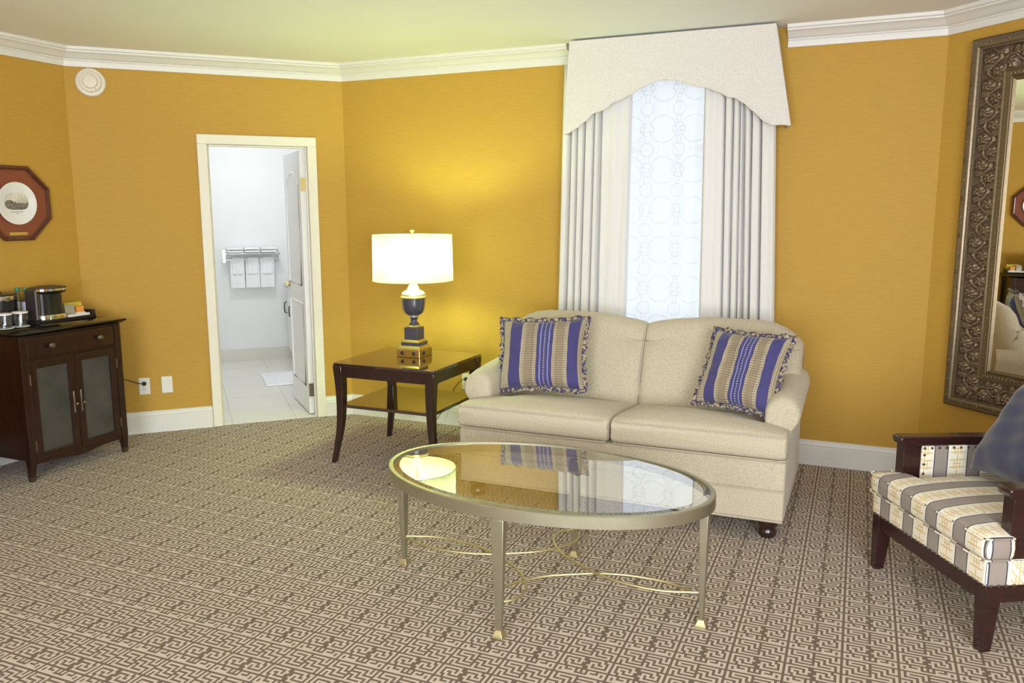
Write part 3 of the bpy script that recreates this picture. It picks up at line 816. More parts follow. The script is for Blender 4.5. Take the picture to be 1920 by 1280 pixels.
# throw pillows: local x across, z up, y thickness
def pillow(name, label, w, hgt, th, mat, loc_mat, flange=.025, group=None, ruffle=True, pinch=.09, sag=0):
    mb = MB(); nu = 36
    def P(u, v, side):
        a, b = 2*u-1, 2*v-1
        px = a*w/2*(1-pinch*(1-b*b)*abs(a)**3); pz = b*hgt/2*(1-pinch*(1-a*a)*abs(b)**3)
        e = max(0,(1-a**4))**.55*max(0,(1-b**4))**.55
        wr = .006*math.sin(9*a+4*b)*e+.004*math.sin(15*b-6*a+1)*e
        return (px, side*(th/2*e+wr*.6)+sag*(1-b)*(1-b)*.25, pz)
    mb.grid(lambda u,v: P(u,v,-1), nu, nu); mb.grid(lambda u,v: P(u,v,1), nu, nu)
    body = obj(name, mb, mat, None, angle=120)
    body.matrix_world = loc_mat
    tag(body, label, 'pillow', group)
    if ruffle:
        fb = MB(); ring = []; K = 160
        for k in range(K):
            t = k/K*4; s_ = int(t); r_ = t-s_
            u, v = [(r_,0),(1,r_),(1-r_,1),(0,1-r_)][s_]
            ring.append((u,v))
        inner = [Vector(P(u,v,0)) for u,v in ring]; outer = []
        for i,(u,v) in enumerate(ring):
            a, b = 2*u-1, 2*v-1
            d = Vector((a if abs(a)>.999 else a**7, 0, b if abs(b)>.999 else b**7)); d.normalize()
            outer.append(inner[i]+d*flange*(1+.18*math.sin(i*.9))+Vector((0,.009*math.sin(i*1.1)+.004*math.sin(i*2.3),0)))
        n = fb.add([tuple(p) for p in inner]); m_ = fb.add([tuple(p) for p in outer])
        for i in range(K):
            j = (i+1) % K
            fb.face((n+i,n+j,m_+j,m_+i), [ring[i],ring[j] if j else ring[0],ring[j] if j else ring[0],ring[i]])
        r = obj('ruffle', fb, M['ruffle'], body, angle=120, solid=.004)
    return body
def frame_mat(c, right, up):
    x = right.normalized(); z = (up-x*up.dot(x)).normalized(); y = z.cross(x)
    return Matrix(((x.x,y.x,z.x,c.x),(x.y,y.y,z.y,c.y),(x.z,y.z,z.z,c.z),(0,0,0,1)))
W3 = lambda s,d,z: wp('C',s,d,z)
# left pillow: corner points from its four tips
bl_, br2, tl_, tr2 = W3(1.765,1.085,.562), W3(2.25,1.045,.562), W3(1.635,.93,.925), W3(2.18,.86,.98)
c = (bl_+br2+tl_+tr2)/4; pillow('throw_pillow', 'blue and beige striped pillow with ruffled edge at the left sofa arm', .50, .41, .16, M['pillow'], frame_mat(c, (br2-bl_)+(tr2-tl_), (tl_-bl_)+(tr2-br2)), group='striped sofa pillows')
bl_, br2, tl_, tr2 = W3(2.815,1.02,.56), W3(3.205,1.20,.565), W3(2.895,.86,.945), W3(3.335,.97,.935)
c = (bl_+br2+tl_+tr2)/4; pillow('throw_pillow', 'blue and beige striped pillow leaning into the right sofa arm', .42, .41, .15, M['pillow'], frame_mat(c, (br2-bl_)+(tr2-tl_), (tl_-bl_)+(tr2-br2)), group='striped sofa pillows')

# ------------------------------------------------------------------ side table
st = thing('side_table', 'dark wood square side table with lower shelf left of the sofa', 'side table', wp('C',.975,.782), wrot('C'))
hx, hy = .358, .333
mb = MB(); pts = []
for cx,cy,a0 in ((hx,-hy,-90),(hx,hy,0),(-hx,hy,90),(-hx,-hy,180)):
    r = .022
    for k in range(4):
        a = R(a0+90*k/3); pts.append((cx-math.copysign(r,cx)+r*math.cos(a), cy-math.copysign(r,cy)+r*math.sin(a)))
mb.prism(pts, .618, .637); obj('tabletop', mb, M['tabletop'], st, bevel=.004, angle=30)
mb = MB(); a = .012
mb.box(-hx+a,hx-a,-hy+a,-hy+a+.02,.548,.618).box(-hx+a,hx-a,hy-a-.02,hy-a,.548,.618).box(-hx+a,-hx+a+.02,-hy+a,hy-a,.548,.618).box(hx-a-.02,hx-a,-hy+a,hy-a,.548,.618)
obj('apron', mb, M['darkwood'], st, smooth=False, bevel=.003)
mb = MB(); mb.box(-hx+.03,hx-.03,-hy+.03,hy-.03,.352,.372); obj('shelf', mb, M['tabletop'], st, smooth=False, bevel=.003)
for sx in (-1,1):
    for sy in (-1,1):
        mb = MB(); loops = []
        for k in range(15):
            t = k/14; z = .618*(1-t)
            hw = .031*(1-t)+.014*t
            bow = -.012*math.sin(PI*min(1,t*1.25))+.030*max(0,(t-.55)/.45)**2
            ox = hx-.034+ (0.031-hw)*(.75) + bow; oy = hy-.034+(0.031-hw)*(.75)+bow*.5
            cx, cy = sx*ox, sy*oy
            loops.append([(cx-hw,cy-hw,z),(cx+hw,cy-hw,z),(cx+hw,cy+hw,z),(cx-hw,cy+hw,z)])
        mb.loft(loops); obj('leg', mb, M['darkwood'], st, bevel=.004, angle=40)

# lamp
lp = thing('table_lamp', 'lit table lamp with cream drum shade on the side table', 'table lamp', wp('C',.965,.695,.637), wrot('C'))
mb = MB(); b = .083
mb.box(-b,b,-b,b,0,.048); obj('base', mb, M['brass'], lp, smooth=False, bevel=.003)
mb = MB(); mb.hexa([(-.080,-.080,.048),(.080,-.080,.048),(.080,.080,.048),(-.080,.080,.048),(-.080,-.080,.054),(.080,-.080,.054),(.080,.080,.054),(-.080,.080,.054)])
mb.hexa([(-.080,-.080,.054),(.080,-.080,.054),(.080,.080,.054),(-.080,.080,.054),(-.066,-.066,.072),(.066,-.066,.072),(.066,.066,.072),(-.066,.066,.072)])
mb.hexa([(-.062,-.062,.094),(.062,-.062,.094),(.062,.062,.094),(-.062,.062,.094),(-.050,-.050,.110),(.050,-.050,.110),(.050,.050,.110),(-.050,.050,.110)])
obj('gilt_steps', mb, M['gold'], lp, smooth=False, bevel=.002)
mb = MB(); mb.box(-.063,.063,-.063,.063,.072,.094); mb.box(-.047,.047,-.047,.047,.110,.188); obj('plinth', mb, M['lampdark'], lp, smooth=False, bevel=.003)
for x, y in ((-.042,-1),(.042,-1),(-.03,0)):
    mb = MB(); mb.M = (Matrix.Translation((x,-b,.027)) @ Matrix.Rotation(R(90),4,'X')) if y else (Matrix.Translation((b,x,.027)) @ Matrix.Rotation(R(90),4,'Y'))
    mb.lathe([(.012,0),(.012,.004),(.008,.006),(.006,.002)],16); o = obj('socket', mb, M['slot'], lp)
mb = MB(); mb.lathe([(.040,.188),(.042,.194),(.036,.200),(.030,.203)],28); obj('collar', mb, M['gold'], lp)
mb = MB(); mb.lathe([(.034,.202),(.032,.210),(.022,.222),(.020,.232),(.026,.248),(.030,.252)],28); obj('neck', mb, M['lampdark'], lp)
mb = MB(); mb.lathe([(.030,.252),(.033,.256),(.030,.262)],28); obj('neck_ring', mb, M['lampsilver'], lp)
mb = MB(); mb.lathe([(.028,.262),(.040,.266),(.060,.280),(.069,.300),(.073,.330),(.075,.372)],36); obj('urn', mb, M['lampdark'], lp)
mb = MB(); mb.lathe([(.076,.372),(.082,.376),(.083,.383),(.079,.389),(.074,.390)],36); obj('urn_ring', mb, M['gold'], lp)
mb = MB(); mb.lathe([(.074,.390),(.076,.398),(.071,.410),(.055,.420),(.040,.426),(.037,.438),(.030,.452),(.024,.460),(.022,.480),(.016,.49)],36); obj('lid', mb, M['lampsilver'], lp)
mb = MB(); mb.lathe([(.006,.49),(.006,.79),(.004,.792)],10); mb.tube([(-.24,0,.765),(.24,0,.765)],.003,6); mb.tube([(0,-.24,.765),(0,.24,.765)],.003,6); obj('harp', mb, M['brass'], lp)
mb = MB(); ro, ri = .253, .247
mb.lathe([(.2535,.487),(.249,.775)],64,cap=False); obj('lamp_shade', mb, M['shade'], lp, solid=.003)
for z, r in ((.489,.2545),(.773,.250)):
    mb = MB(); mb.tube([(r*math.cos(2*PI*k/64), r*math.sin(2*PI*k/64), z) for k in range(64)], .0035, 6, True)
    obj('shade_trim', mb, M['shade'], lp)
mb = MB(); mb.lathe([(.004,.788),(.012,.794),(.014,.803),(.009,.812),(.003,.816)],16); obj('finial', mb, M['gold'], lp)
bm_ = N('frosted_bulb'); e_ = bm_.node('ShaderNodeEmission'); e_.inputs[0].default_value = (.9,1,.62,1); e_.inputs[1].default_value = 6; bm_.link(e_.outputs[0], bm_.out.inputs[0])
mb = MB(); mb.lathe([(.012,.50),(.014,.535)],16,(.055,0,0)); mb.ball((.055,0,.565),.028,16,(1,1,1.2)); obj('bulb', mb, bm_.m, lp)

# ------------------------------------------------------------------ coffee table
cang = math.atan2(-.559, 1.197)
cl, cm = Vector((math.cos(cang), math.sin(cang),0)), Vector((-math.sin(cang), math.cos(cang),0))
cc = Vector((.1165,3.1585,0))+cm*.02
ct = thing('coffee_table', 'oval glass topped coffee table with champagne metal legs before the sofa', 'coffee table', cc, cang)
a_, b_, zt = .690, .424, .505
def ell(a,b,n=96): return [(a*math.cos(2*PI*k/n), b*math.sin(2*PI*k/n)) for k in range(n)]
mb = MB()
prof = [(0,-.046),(0,-.004),(-.004,0),(-.020,0),(-.020,-.012),(-.024,-.012),(-.024,-.046)]
mb.loft([[((a_+o)*math.cos(2*PI*k/96), (b_+o)*math.sin(2*PI*k/96), zt+z) for o, z in prof] for k in range(96)], False, True, True)
obj('rim', mb, M['champ'], ct, angle=40)
mb = MB(); e = [(x,y) for x,y in ell(a_-.048,b_-.048)]
mb.prism(e, zt-.012, zt-.001); obj('glass_top', mb, M['glass'], ct, angle=30)
mb = MB()
mb.loft([[(x,y,zt-.012) for x,y in ell(a_-.0205,b_-.0205)],[(x,y,zt-.006) for x,y in ell(a_-.0205,b_-.0205)],[(x,y,zt-.001) for x,y in ell(a_-.048,b_-.048)],[(x,y,zt-.012) for x,y in ell(a_-.048,b_-.048)]], False, True, True)
o = obj('bevelled_edge', mb, M['bevel'], ct, angle=20); o['label'] = 'bevelled glass edge'
legs = [(-.660,-.02,0),(.660,-.02,0),(0,-.4125,1),(0,.3725,1)]
for x, y, k in legs:
    mb = MB()
    if k: w0x, w0y = .024, .012
    else: w0x, w0y = .012, .024
    s_ = .46
    loops = []
    for z, f_ in ((.028,.46),(.12,.58),(.30,.82),(.46,1.0)):
        wx, wy = (.026*f_, .017*f_) if k else (.017*f_, .026*f_)
        loops.append([(x-wx,y-wy,z),(x+wx,y-wy,z),(x+wx,y+wy,z),(x-wx,y+wy,z)])
    mb.loft(loops); lg = obj('leg', mb, M['champ'], ct, bevel=.002)
    mb = MB(); mb.loft([[(x-q,y-q,z),(x+q,y-q,z),(x+q,y+q,z),(x-q,y+q,z)] for z,q in ((0,.021),(.010,.021),(.020,.016),(.032,.011))]); obj('foot', mb, M['champ2'], lg, bevel=.002)
def bez(pts, n=48):
    # Catmull-Rom through points
    P = [Vector(p) for p in pts]; P = [P[0]*2-P[1]]+P+[P[-1]*2-P[-2]]; out = []
    for i in range(1,len(P)-2):
        for k in range(n//(len(P)-3)):
            t = k/(n//(len(P)-3)); p0,p1,p2,p3 = P[i-1:i+3]
            out.append(.5*((2*p1)+(p2-p0)*t+(2*p0-5*p1+4*p2-p3)*t*t+(3*p1-p0-3*p2+p3)*t**3))
    out.append(P[-2]); return [tuple(p) for p in out]
for sx in (-1,1):
    for sy in (-1,1):
        mb = MB(); ly = -.4125 if sy < 0 else .3725; yo = -.02
        z = .131
        pts = [(sx*.648,yo,z),(sx*.52,yo-sy*.045,z),(sx*.38,yo-sy*.046,z),(sx*.25,yo-sy*.012,z),(sx*.15,yo+sy*.043,z),(sx*.07,yo+sy*.095,z),(sx*.012,yo+sy*.155,z),(-sx*.034,yo+sy*.225,z),(-sx*.050,yo+sy*.29,z),(-sx*.036,yo+sy*.345,z),(-sx*.004,ly-sy*.012,z)]
        zz = .0035*sx*sy
        mb.tube(bez([(p[0],p[1],p[2]+zz) for p in pts], 90), .0055, 8); obj('stretcher', mb, M['champ2'], ct)

# ------------------------------------------------------------------ mahogany cabinet on wall A
CZ = .882
cb = thing('cabinet', 'dark mahogany cabinet with mesh panel doors in the left corner', 'cabinet', wp('A',-.5,.0), wrot('A'))
F = -.505
mb = MB(); hw = .345
mb.box(-hw+.02,hw-.02,-.482,-.03,.115,.858); obj('body', mb, M['cabwood'], cb, smooth=False, bevel=.003)
mb = MB(); pr = [(0,.856),(.008,.858),(.014,.864),(.02,.868),(.026,.872),(.026,CZ-.002),(.024,CZ)]
mb.loft([[(sx*(hw+.006+o)*1.0 if True else 0, y_, z) for sx, y_ in ((-1,F-o),(1,F-o),(1,-.006),(-1,-.006))] for o, z in pr]); obj('top', mb, M['cabtop'], cb, angle=50)
for sx in (-1,1):
    for y0 in (F,-.06):
        mb = MB(); x0, x1 = (hw-.045,hw) if sx > 0 else (-hw,-hw+.045)
        mb.box(x0,x1,y0,y0+.045,.13,.857)
        cx = (x0+x1)/2
        mb.taper(cx,y0+.0225,.03,.015,.015,.13,.0225,.0225,sx*.006,0)
        lg = obj('leg', mb, M['cabwood'], cb, smooth=False, bevel=.003)
        mb = MB(); mb.taper(cx+sx*.006,y0+.0225,0,.013,.013,.032,.0155,.0155); obj('ferrule', mb, M['pewter'], lg, smooth=False)
mb = MB(); dx0, dx1 = -.300,.322
mb.box(-.298,.298,F+.004,F+.02,.728,.842); dw = obj('drawer', mb, M['cabwood'], cb, smooth=False, bevel=.004)
for x in (-.155,.178):
    mb = MB(); mb.M = Matrix.Translation((x,F+.004,.785)) @ Matrix.Rotation(R(90),4,'X'); mb.lathe([(.008,0),(.007,.012),(.016,.018),(.019,.026),(.014,.034),(.004,.037)],18); obj('knob', mb, M['pewter'], dw)
for sx in (-1,1):
    x0, x1 = (-.298,-.002) if sx < 0 else (.002,.298)
    mb = MB(); y0, y1 = F+.003, F+.022; fw = .046; z0, z1 = .118, .706
    mb.box(x0,x0+fw,y0,y1,z0,z1).box(x1-fw,x1,y0,y1,z0,z1).box(x0+fw,x1-fw,y0,y1,z0,z0+fw).box(x0+fw,x1-fw,y0,y1,z1-fw,z1)
    dr2 = obj('door', mb, M['cabwood'], cb, smooth=False, bevel=.003)
    mb = MB(); mb.box(x0+fw,x1-fw,y0+.010,y1-.002,z0+fw,z1-fw); o = obj('mesh_panel', mb, M['smoked'], dr2, smooth=False); o['label'] = 'grey mesh door panel'
    hxp = -.024 if sx < 0 else .026
    mb = MB(); mb.loft([[(hxp+w*c_, y0-.003*d_, z) for c_, d_ in ((-1,-.3),(0,1),(1,-.3))] for z, w in ((.345,.004),(.36,.009),(.375,.006),(.40,.010),(.42,.007),(.445,.010),(.465,.008),(.482,.003))])
    hd = obj('escutcheon', mb, M['pewter'], dr2)
    mb = MB(); mb.ball((hxp,y0-.022,.405),.011,12); mb.M = Matrix.Translation((hxp,y0,.405)) @ Matrix.Rotation(R(90),4,'X'); mb.lathe([(.005,0),(.005,.018)],10); obj('knob', mb, M['pewter'], hd)
    for z in (.60,.21):
        mb = MB(); mb.lathe([(.0045,-.03),(.0045,.03)],8,(x0-.001 if sx < 0 else x1+.001,F+.001,z)); obj('hinge', mb, M['pewter'], dr2)
mb = MB()
pts = [(-.30,.118),(.30,.118),(.30,.098)]
for k in range(0,13):
    t = k/12; x = .30-.60*t; pts.append((x, .098-.022*math.exp(-((x)/.10)**2)*(1) ))
mb.prism(pts, F+.006, F+.024, 'y'); obj('apron', mb, M['cabwood'], cb, smooth=False, bevel=.002)

def onA(s, d, z=CZ): return wp('A', s, d, z)
rA = wrot('A')
# ice bucket
ib = thing('ice_bucket', 'black ice bucket with chrome rim on the cabinet', 'ice bucket', onA(-.662,.105), rA)
mb = MB(); mb.lathe([(.078,0),(.088,.01),(.094,.06),(.096,.155)],36); obj('body', mb, M['blackplastic'], ib)
mb = MB(); mb.lathe([(.097,.155),(.098,.158),(.098,.180),(.096,.182)],36); obj('rim_band', mb, M['chrome'], ib)
mb = MB(); mb.lathe([(.096,.182),(.097,.185),(.094,.192),(.02,.197),(.018,.203),(.005,.204)],36); obj('lid', mb, M['blackplastic'], ib)
# bottles
def bottle(s, d, label, lab):
    b0 = thing('water_bottle', label, 'bottle', onA(s,d), rA, 'water bottles on the cabinet')
    mb = MB(); mb.lathe([(.025,0),(.028,.006),(.029,.03),(.027,.05),(.029,.07),(.029,.115),(.027,.135),(.022,.158),(.014,.175),(.012,.190)],24); obj('bottle_body', mb, M['bottle'], b0)
    mb = MB(); mb.lathe([(.0135,.190),(.0145,.192),(.0145,.208),(.013,.211)],20); obj('cap', mb, M['teal'], b0)
    mb = MB(); mb.lathe([(.0294,.066),(.0294,.128)],24,cap=False); obj('label_band', mb, M['blue_paper'] if lab else M['greypack'], b0)
bottle(-.492, .040, 'water bottle with teal cap beside the ice bucket', 0)
bottle(-.484, .101, 'water bottle with teal cap and white label beside the coffee maker', 1)
def tumbler(s, d, label):
    g = thing('drinking_glass', label, 'glass', onA(s,d), rA, 'covered tumblers on the cabinet')
    mb = MB(); mb.lathe([(.047,0),(.047,.003)],28); obj('coaster', mb, M['paper'], g)
    mb = MB(); mb.lathe([(.034,.003),(.037,.006),(.041,.085),(.039,.085),(.035,.014),(.002,.012)],28,cap=False); mb.lathe([(.034,.003),(.034,.012)],28); obj('tumbler', mb, M['tumbler'], g)
    mb = MB(); mb.lathe([(.043,.080),(.0435,.086),(.042,.089),(.01,.089)],28); obj('paper_lid', mb, M['paper'], g)
tumbler(-.742, .252, 'left covered tumbler standing at the cabinet edge')
tumbler(-.640, .250, 'right covered tumbler standing before the water bottles')
# tray and coffee maker
ty = thing('serving_tray', 'low black serving tray under the coffee maker', 'tray', onA(-.355,.2125), rA)
mb = MB(); mb.box(-.213,.213,-.0745,.0775,0,.010).box(-.213,-.206,-.0745,.0775,.010,.020).box(-.206,.213,-.0745,-.068,.010,.020).box(-.206,.213,.071,.0775,.010,.020).box(.195,.213,-.068,.071,.010,.050)
obj('tray_body', mb, M['blackplastic'], ty, smooth=False, bevel=.002)
cmk = thing('coffee_maker', 'black single cup coffee maker with chrome base on the tray', 'coffee maker', onA(-.417,.213,CZ+.0105), rA)
def oval(rx, ry, z, n=36, p=.75): return [(rx*math.copysign(abs(math.cos(2*PI*k/n))**p, math.cos(2*PI*k/n)), ry*math.copysign(abs(math.sin(2*PI*k/n))**p, math.sin(2*PI*k/n)), z) for k in range(n)]
mb = MB(); mb.loft([oval(.105,.072,z) for z in (0,.038)]); obj('base', mb, M['chrome'], cmk, bevel=.004)
mb = MB(); mb.loft([[(x,y+.012,z) for x,y,z in oval(.086,.056,z)] for z in (.038,.175)]); obj('body', mb, M['blackplastic'], cmk)
mb = MB(); mb.box(-.112,-.075,-.035,.068,0.001,.200); obj('water_tank', mb, M['charcoal'], cmk, smooth=False, bevel=.012, seg=3)
mb = MB(); mb.loft([oval(r*1.0,r*.76,z) for r,z in ((.070,.165),(.098,.172),(.106,.182),(.106,.186))]); obj('brew_head', mb, M['blackplastic'], cmk)
mb = MB(); mb.loft([oval(.107,.0815,z) for z in (.186,.198)]); obj('chrome_band', mb, M['chrome'], cmk)
mb = MB(); mb.loft([oval(r,r*.76,z) for r,z in ((.107,.198),(.104,.207),(.05,.216),(.012,.217))]); obj('lid', mb, M['charcoal'], cmk)
# carton, pods, sachets, stick on the tray
TZ = CZ+.0105
yb_ = thing('tea_carton', 'yellow tea carton at the back of the tray', 'carton', onA(-.224,.166,TZ), rA)
mb = MB(); mb.box(-.062,.062,-.02,.02,0,.088); obj('carton_body', mb, M['yellow'], yb_, smooth=False, bevel=.002)
pk = thing('coffee_packet', 'grey coffee packet leaning before the yellow carton', 'packet', onA(-.276,.212,TZ), rA+R(-12))
mb = MB(); mb.loft([[(-.03,y,z),(.03,y,z),(.032,y+t,z),(-.032,y+t,z)] for z,y,t in ((0,-.012,.024),(.03,-.014,.03),(.07,0,.012),(.082,.004,.003))]); obj('packet_body', mb, M['greypack'], pk, bevel=.003)
sp = thing('orange_sachet', 'orange and white sachet box right of the coffee packet', 'sachet box', onA(-.212,.222,TZ), rA+R(-8))
mb = MB(); mb.box(-.024,.024,-.014,.014,0.028,.066); obj('sachet_top', mb, M['orange'], sp, smooth=False, bevel=.002)
mb = MB(); mb.box(-.03,.03,-.018,.018,0,.028); obj('sachet_box', mb, M['paper'], sp, smooth=False, bevel=.002)
sg = thing('sugar_box', 'small white sugar box beside the sachets on the tray', 'sugar box', onA(-.148-.03,.168,TZ), rA)
mb = MB(); mb.box(-.022,.022,-.016,.016,0,.030); obj('box_body', mb, M['paper'], sg, smooth=False, bevel=.002)
mb = MB(); mb.tube([(-.082,0,.011),(.075,0,.011)],.011,12)
o = obj('rolled_napkin', mb, M['paper']); o.location = onA(-.243,.252,TZ); o.rotation_euler = (0,0,rA); tag(o, 'white rolled napkin along the front of the tray', 'napkin')

ds = thing('dresser', 'dark wood dresser further along the left wall', 'dresser', wp('A',-1.75,0), rA)
mb = MB(); mb.box(-.55,.55,-.50,-.02,.06,.80); mb.box(-.53,.53,-.48,-.03,0,.06); obj('body', mb, M['cabwood'], ds, smooth=False, bevel=.004)
mb = MB(); mb.box(-.57,.57,-.52,-.012,.80,.825); obj('top', mb, M['cabtop'], ds, smooth=False, bevel=.004)
for sx in (-1,1):
    for k in range(3):
        mb = MB(); mb.box(min(sx*.015,sx*.535),max(sx*.015,sx*.535),-.515,-.501,.09+k*.235,.31+k*.235); dd = obj('drawer', mb, M['cabwood'], ds, smooth=False, bevel=.004)
        mb = MB(); mb.ball((sx*.275,-.527,.20+k*.235),.014,12); obj('knob', mb, M['pewter'], dd)

# ------------------------------------------------------------------ small wall fittings
sd = thing('smoke_detector', 'round white smoke detector high beside the left corner', 'smoke detector', wp('B',.155,0,2.405), wrot('B'))
mb = MB(); mb.M = Matrix.Rotation(R(90),4,'X'); mb.lathe([(.092,0),(.092,.012),(.086,.02),(.070,.024)],40); obj('base', mb, M['cream'], sd)
mb = MB(); mb.M = Matrix.Rotation(R(90),4,'X'); mb.lathe([(.068,.022),(.066,.040),(.060,.045),(.046,.046),(.043,.052),(.040,.060),(.01,.062)],40); obj('cap', mb, M['cream'], sd)
mb = MB(); mb.M = Matrix.Rotation(R(90),4,'X') ; mb.lathe([(.003,.045),(.003,.049)],8,(.030,-.045,0)); obj('indicator', mb, M['slot'], sd)
def outlet(w, s, z, label, plug=True, blank=False):
    o_ = thing('wall_plate' if blank else 'power_outlet', label, 'wall plate' if blank else 'outlet', wp(w,s,0,z), wrot(w))
    mb = MB(); mb.box(-.0365,.0365,-.006,0,-.06,.06); obj('plate', mb, M['plastic'], o_, smooth=False, bevel=.003)
    if not blank:
        for zz in (-.021,.021):
            mb = MB(); mb.M = Matrix.Translation((0,-.006,zz)) @ Matrix.Rotation(R(90),4,'X'); mb.lathe([(.016,0),(.016,.002)],20); so = obj('socket', mb, M['plastic'], o_)
            mb = MB(); mb.box(-.008,-.005,-.0088,-.0078,zz-.004,zz+.006).box(.005,.008,-.0088,-.0078,zz-.004,zz+.006); mb.box(-.002,.002,-.0088,-.0078,zz-.011,zz-.007); obj('slots', mb, M['slot'], so, smooth=False)
    return o_
outlet('B', .343, .339, 'ivory power outlet with black plug beside the cabinet')
outlet('B', .491, .339, 'blank ivory wall plate between outlet and doorway', blank=True)
outlet('C', .995, .335, 'ivory power outlet behind the side table')
def child_at(root, name, loc, rz):
    bpy.context.view_layer.update()
    o = bpy.data.objects.new(name, None); COL.objects.link(o); o.parent = root
    o.matrix_parent_inverse = Matrix.Identity(4)
    o.matrix_local = root.matrix_world.inverted() @ (Matrix.Translation(loc) @ Matrix.Rotation(rz,4,'Z')); return o
pc = child_at(cb, 'power_cord', wp('B',.343,0,.36), wrot('B'))
mb = MB(); mb.M = Matrix.Rotation(R(90),4,'X'); mb.lathe([(.013,.0092),(.015,.012),(.014,.026),(.006,.032)],14); obj('plug', mb, M['cord'], pc)
mb = MB(); mb.tube(bez([(0,-.030,0),(-.04,-.045,.012),(-.12,-.05,.045),(-.21,-.06,.082),(-.30,-.05,.10)],40),.0035,6); obj('cable', mb, M['cord'], pc)
lc = thing('lamp_cord', 'dark lamp cord hanging behind the side table', 'cord', wp('C',.995,0,.356), wrot('C'))
mb = MB(); mb.M = Matrix.Rotation(R(90),4,'X'); mb.lathe([(.012,.0092),(.014,.012),(.013,.026),(.006,.032)],14); obj('plug', mb, M['cord'], lc)
mb = MB(); mb.tube(bez([(0,-.030,0),(-.03,-.045,-.012),(-.09,-.05,-.09),(-.14,-.06,-.19),(-.20,-.10,-.30),(-.25,-.12,-.353)],40),.003,6); obj('cable', mb, M['cord'], lc)

# framed plate on wall A
fp = thing('framed_plate', 'octagonal rosewood frame holding a white souvenir plate on the left wall', 'picture', wp('A',-.426,0,1.613), wrot('A'))
def octo(r): return [(r/math.cos(R(22.5))*math.cos(R(22.5+45*k)), r/math.cos(R(22.5))*math.sin(R(22.5+45*k))) for k in range(8)]
mb = MB(); mb.loft([[(x,-.004,z) for x,z in octo(.208)],[(x,-.012,z) for x,z in octo(.208)]]); obj('backboard', mb, M['plaquemat'], fp, smooth=False)
mb = MB(); pr = [(.230,0),(.230,-.024),(.224,-.030),(.214,-.030),(.208,-.020),(.203,-.018),(.203,0)]
mb.loft([[(octo(r)[k][0], y, octo(r)[k][1]) for r, y in pr] for k in range(8)], False, True, True); obj('frame', mb, M['plaqueframe'], fp, smooth=False)
mb = MB(); mb.M = Matrix.Translation((0,-.012,0)) @ Matrix.Rotation(R(90),4,'X')
mb.lathe([(.070,0),(.085,.006),(.128,.014),(.131,.016),(.128,.018),(.088,.0105),(.080,.0075),(.002,.0075)],64); pl_ = obj('plate', mb, M['porcelain'], fp)
mb = MB(); pts = []
for k in range(49):
    a = 2*PI*k/48; pts.append((.078*math.copysign(abs(math.cos(a))**.6,math.cos(a)), .052*math.copysign(abs(math.sin(a))**.6,math.sin(a))+.012))
mb.prism(pts[:-1], -.0202, -.0198, 'y'); obj('town_view', mb, M['engrave'], pl_, smooth=False)
mb = MB()
for k in range(13): mb.box(-.038+k*.006,-.034+k*.006,-.0204,-.0199,-.054,-.051)
for k in range(3): mb.box(-.008+k*.006,-.004+k*.006,-.0204,-.0199,-.064,-.061)
obj('caption', mb, M['slot'], pl_, smooth=False)
mb = MB(); mb.box(-.06,.06,-.0145,-.012,-.197,-.178); o = obj('plaque', mb, M['brass'], fp, smooth=False, bevel=.001); o['label'] = 'small brass plaque'  # narrow brass bar low on the backboard

# ------------------------------------------------------------------ mirror on wall D
S0, S1, Z0, Z1 = .180, 1.46, .482, 2.440
mr = thing('wall_mirror', 'large mirror in carved antique bronze frame on the right wall', 'mirror', wp('D',0,0,0), wrot('D'))
gi = .272
mb = MB(); gw = (S1-S0)/2-gi+.004; mb.box(-gw,gw,-.004,.004,Z0+gi-.034,Z1-gi+.034); mg = obj('mirror_glass', mb, M['mirror'], mr, smooth=False)
mg.location = ((S0+S1)/2,-.0195,0); mg.rotation_euler = (0,0,R(1.6))
def band(name, prof, mat, ang=40, mb=None):
    # prof: (inset from outer edge, projection); mitred rectangle sweep
    mb = mb or MB(); loops = []
    for cx, cz in ((S0,Z0),(S1,Z0),(S1,Z1),(S0,Z1)):
        loops.append([(cx+(o if cx == S0 else -o), -p, cz+(o*.89 if cz == Z0 else -o*.89)) for o, p in prof])
    mb.loft(loops, False, True, True); return obj(name, mb, mat, mr, angle=ang)
band('outer_edge', [(0,.001),(0,.030),(.006,.036),(.012,.034),(.012,.001)], M['frameedge'])
band('outer_moulding', [(.010,.010),(.010,.046),(.018,.056),(.032,.061),(.046,.060),(.056,.054),(.060,.046),(.066,.046),(.070,.040),(.070,.010)], M['frame'])
def inner(o, p): return (o, p)
# carved leaf band: height-field strips
def carve(s_, t_, L):
    # s_ along the strip in metres, t_ across -1..1
    per = .135; ph = s_/per*2*PI
    vine = .42*math.sin(ph)
    d = t_-vine+.10*math.sin(s_*41)
    hgt = .55*math.exp(-(d/.13)**2)
    for k in (-1,0,1):
        i = math.floor(s_/(per/2))+k
        cs = (i+.5)*per/2; sg = 1 if i % 2 == 0 else -1
        ct_ = -.42*sg
        x_, y_ = (s_-cs)/.038, (t_-ct_)*1.25
        r = math.hypot(x_,y_); an = math.atan2(y_,x_)
        hgt = max(hgt, .95*math.exp(-(r/.75)**4)*(.55+.45*abs(math.cos(2.5*an+3.5*r)))) if r < 1.5 else hgt
        x2, y2 = (s_-cs-.024)/.024, (t_-ct_*-1.35)*1.6
        r2 = math.hypot(x2,y2); a2 = math.atan2(y2,x2)
        if r2 < 1.4: hgt = max(hgt, .7*math.exp(-(r2/.8)**4)*(.6+.4*abs(math.sin(3*a2-4*r2))))
    hgt += .10*math.sin(s_*310+t_*9)*math.sin(t_*16)
    return hgt
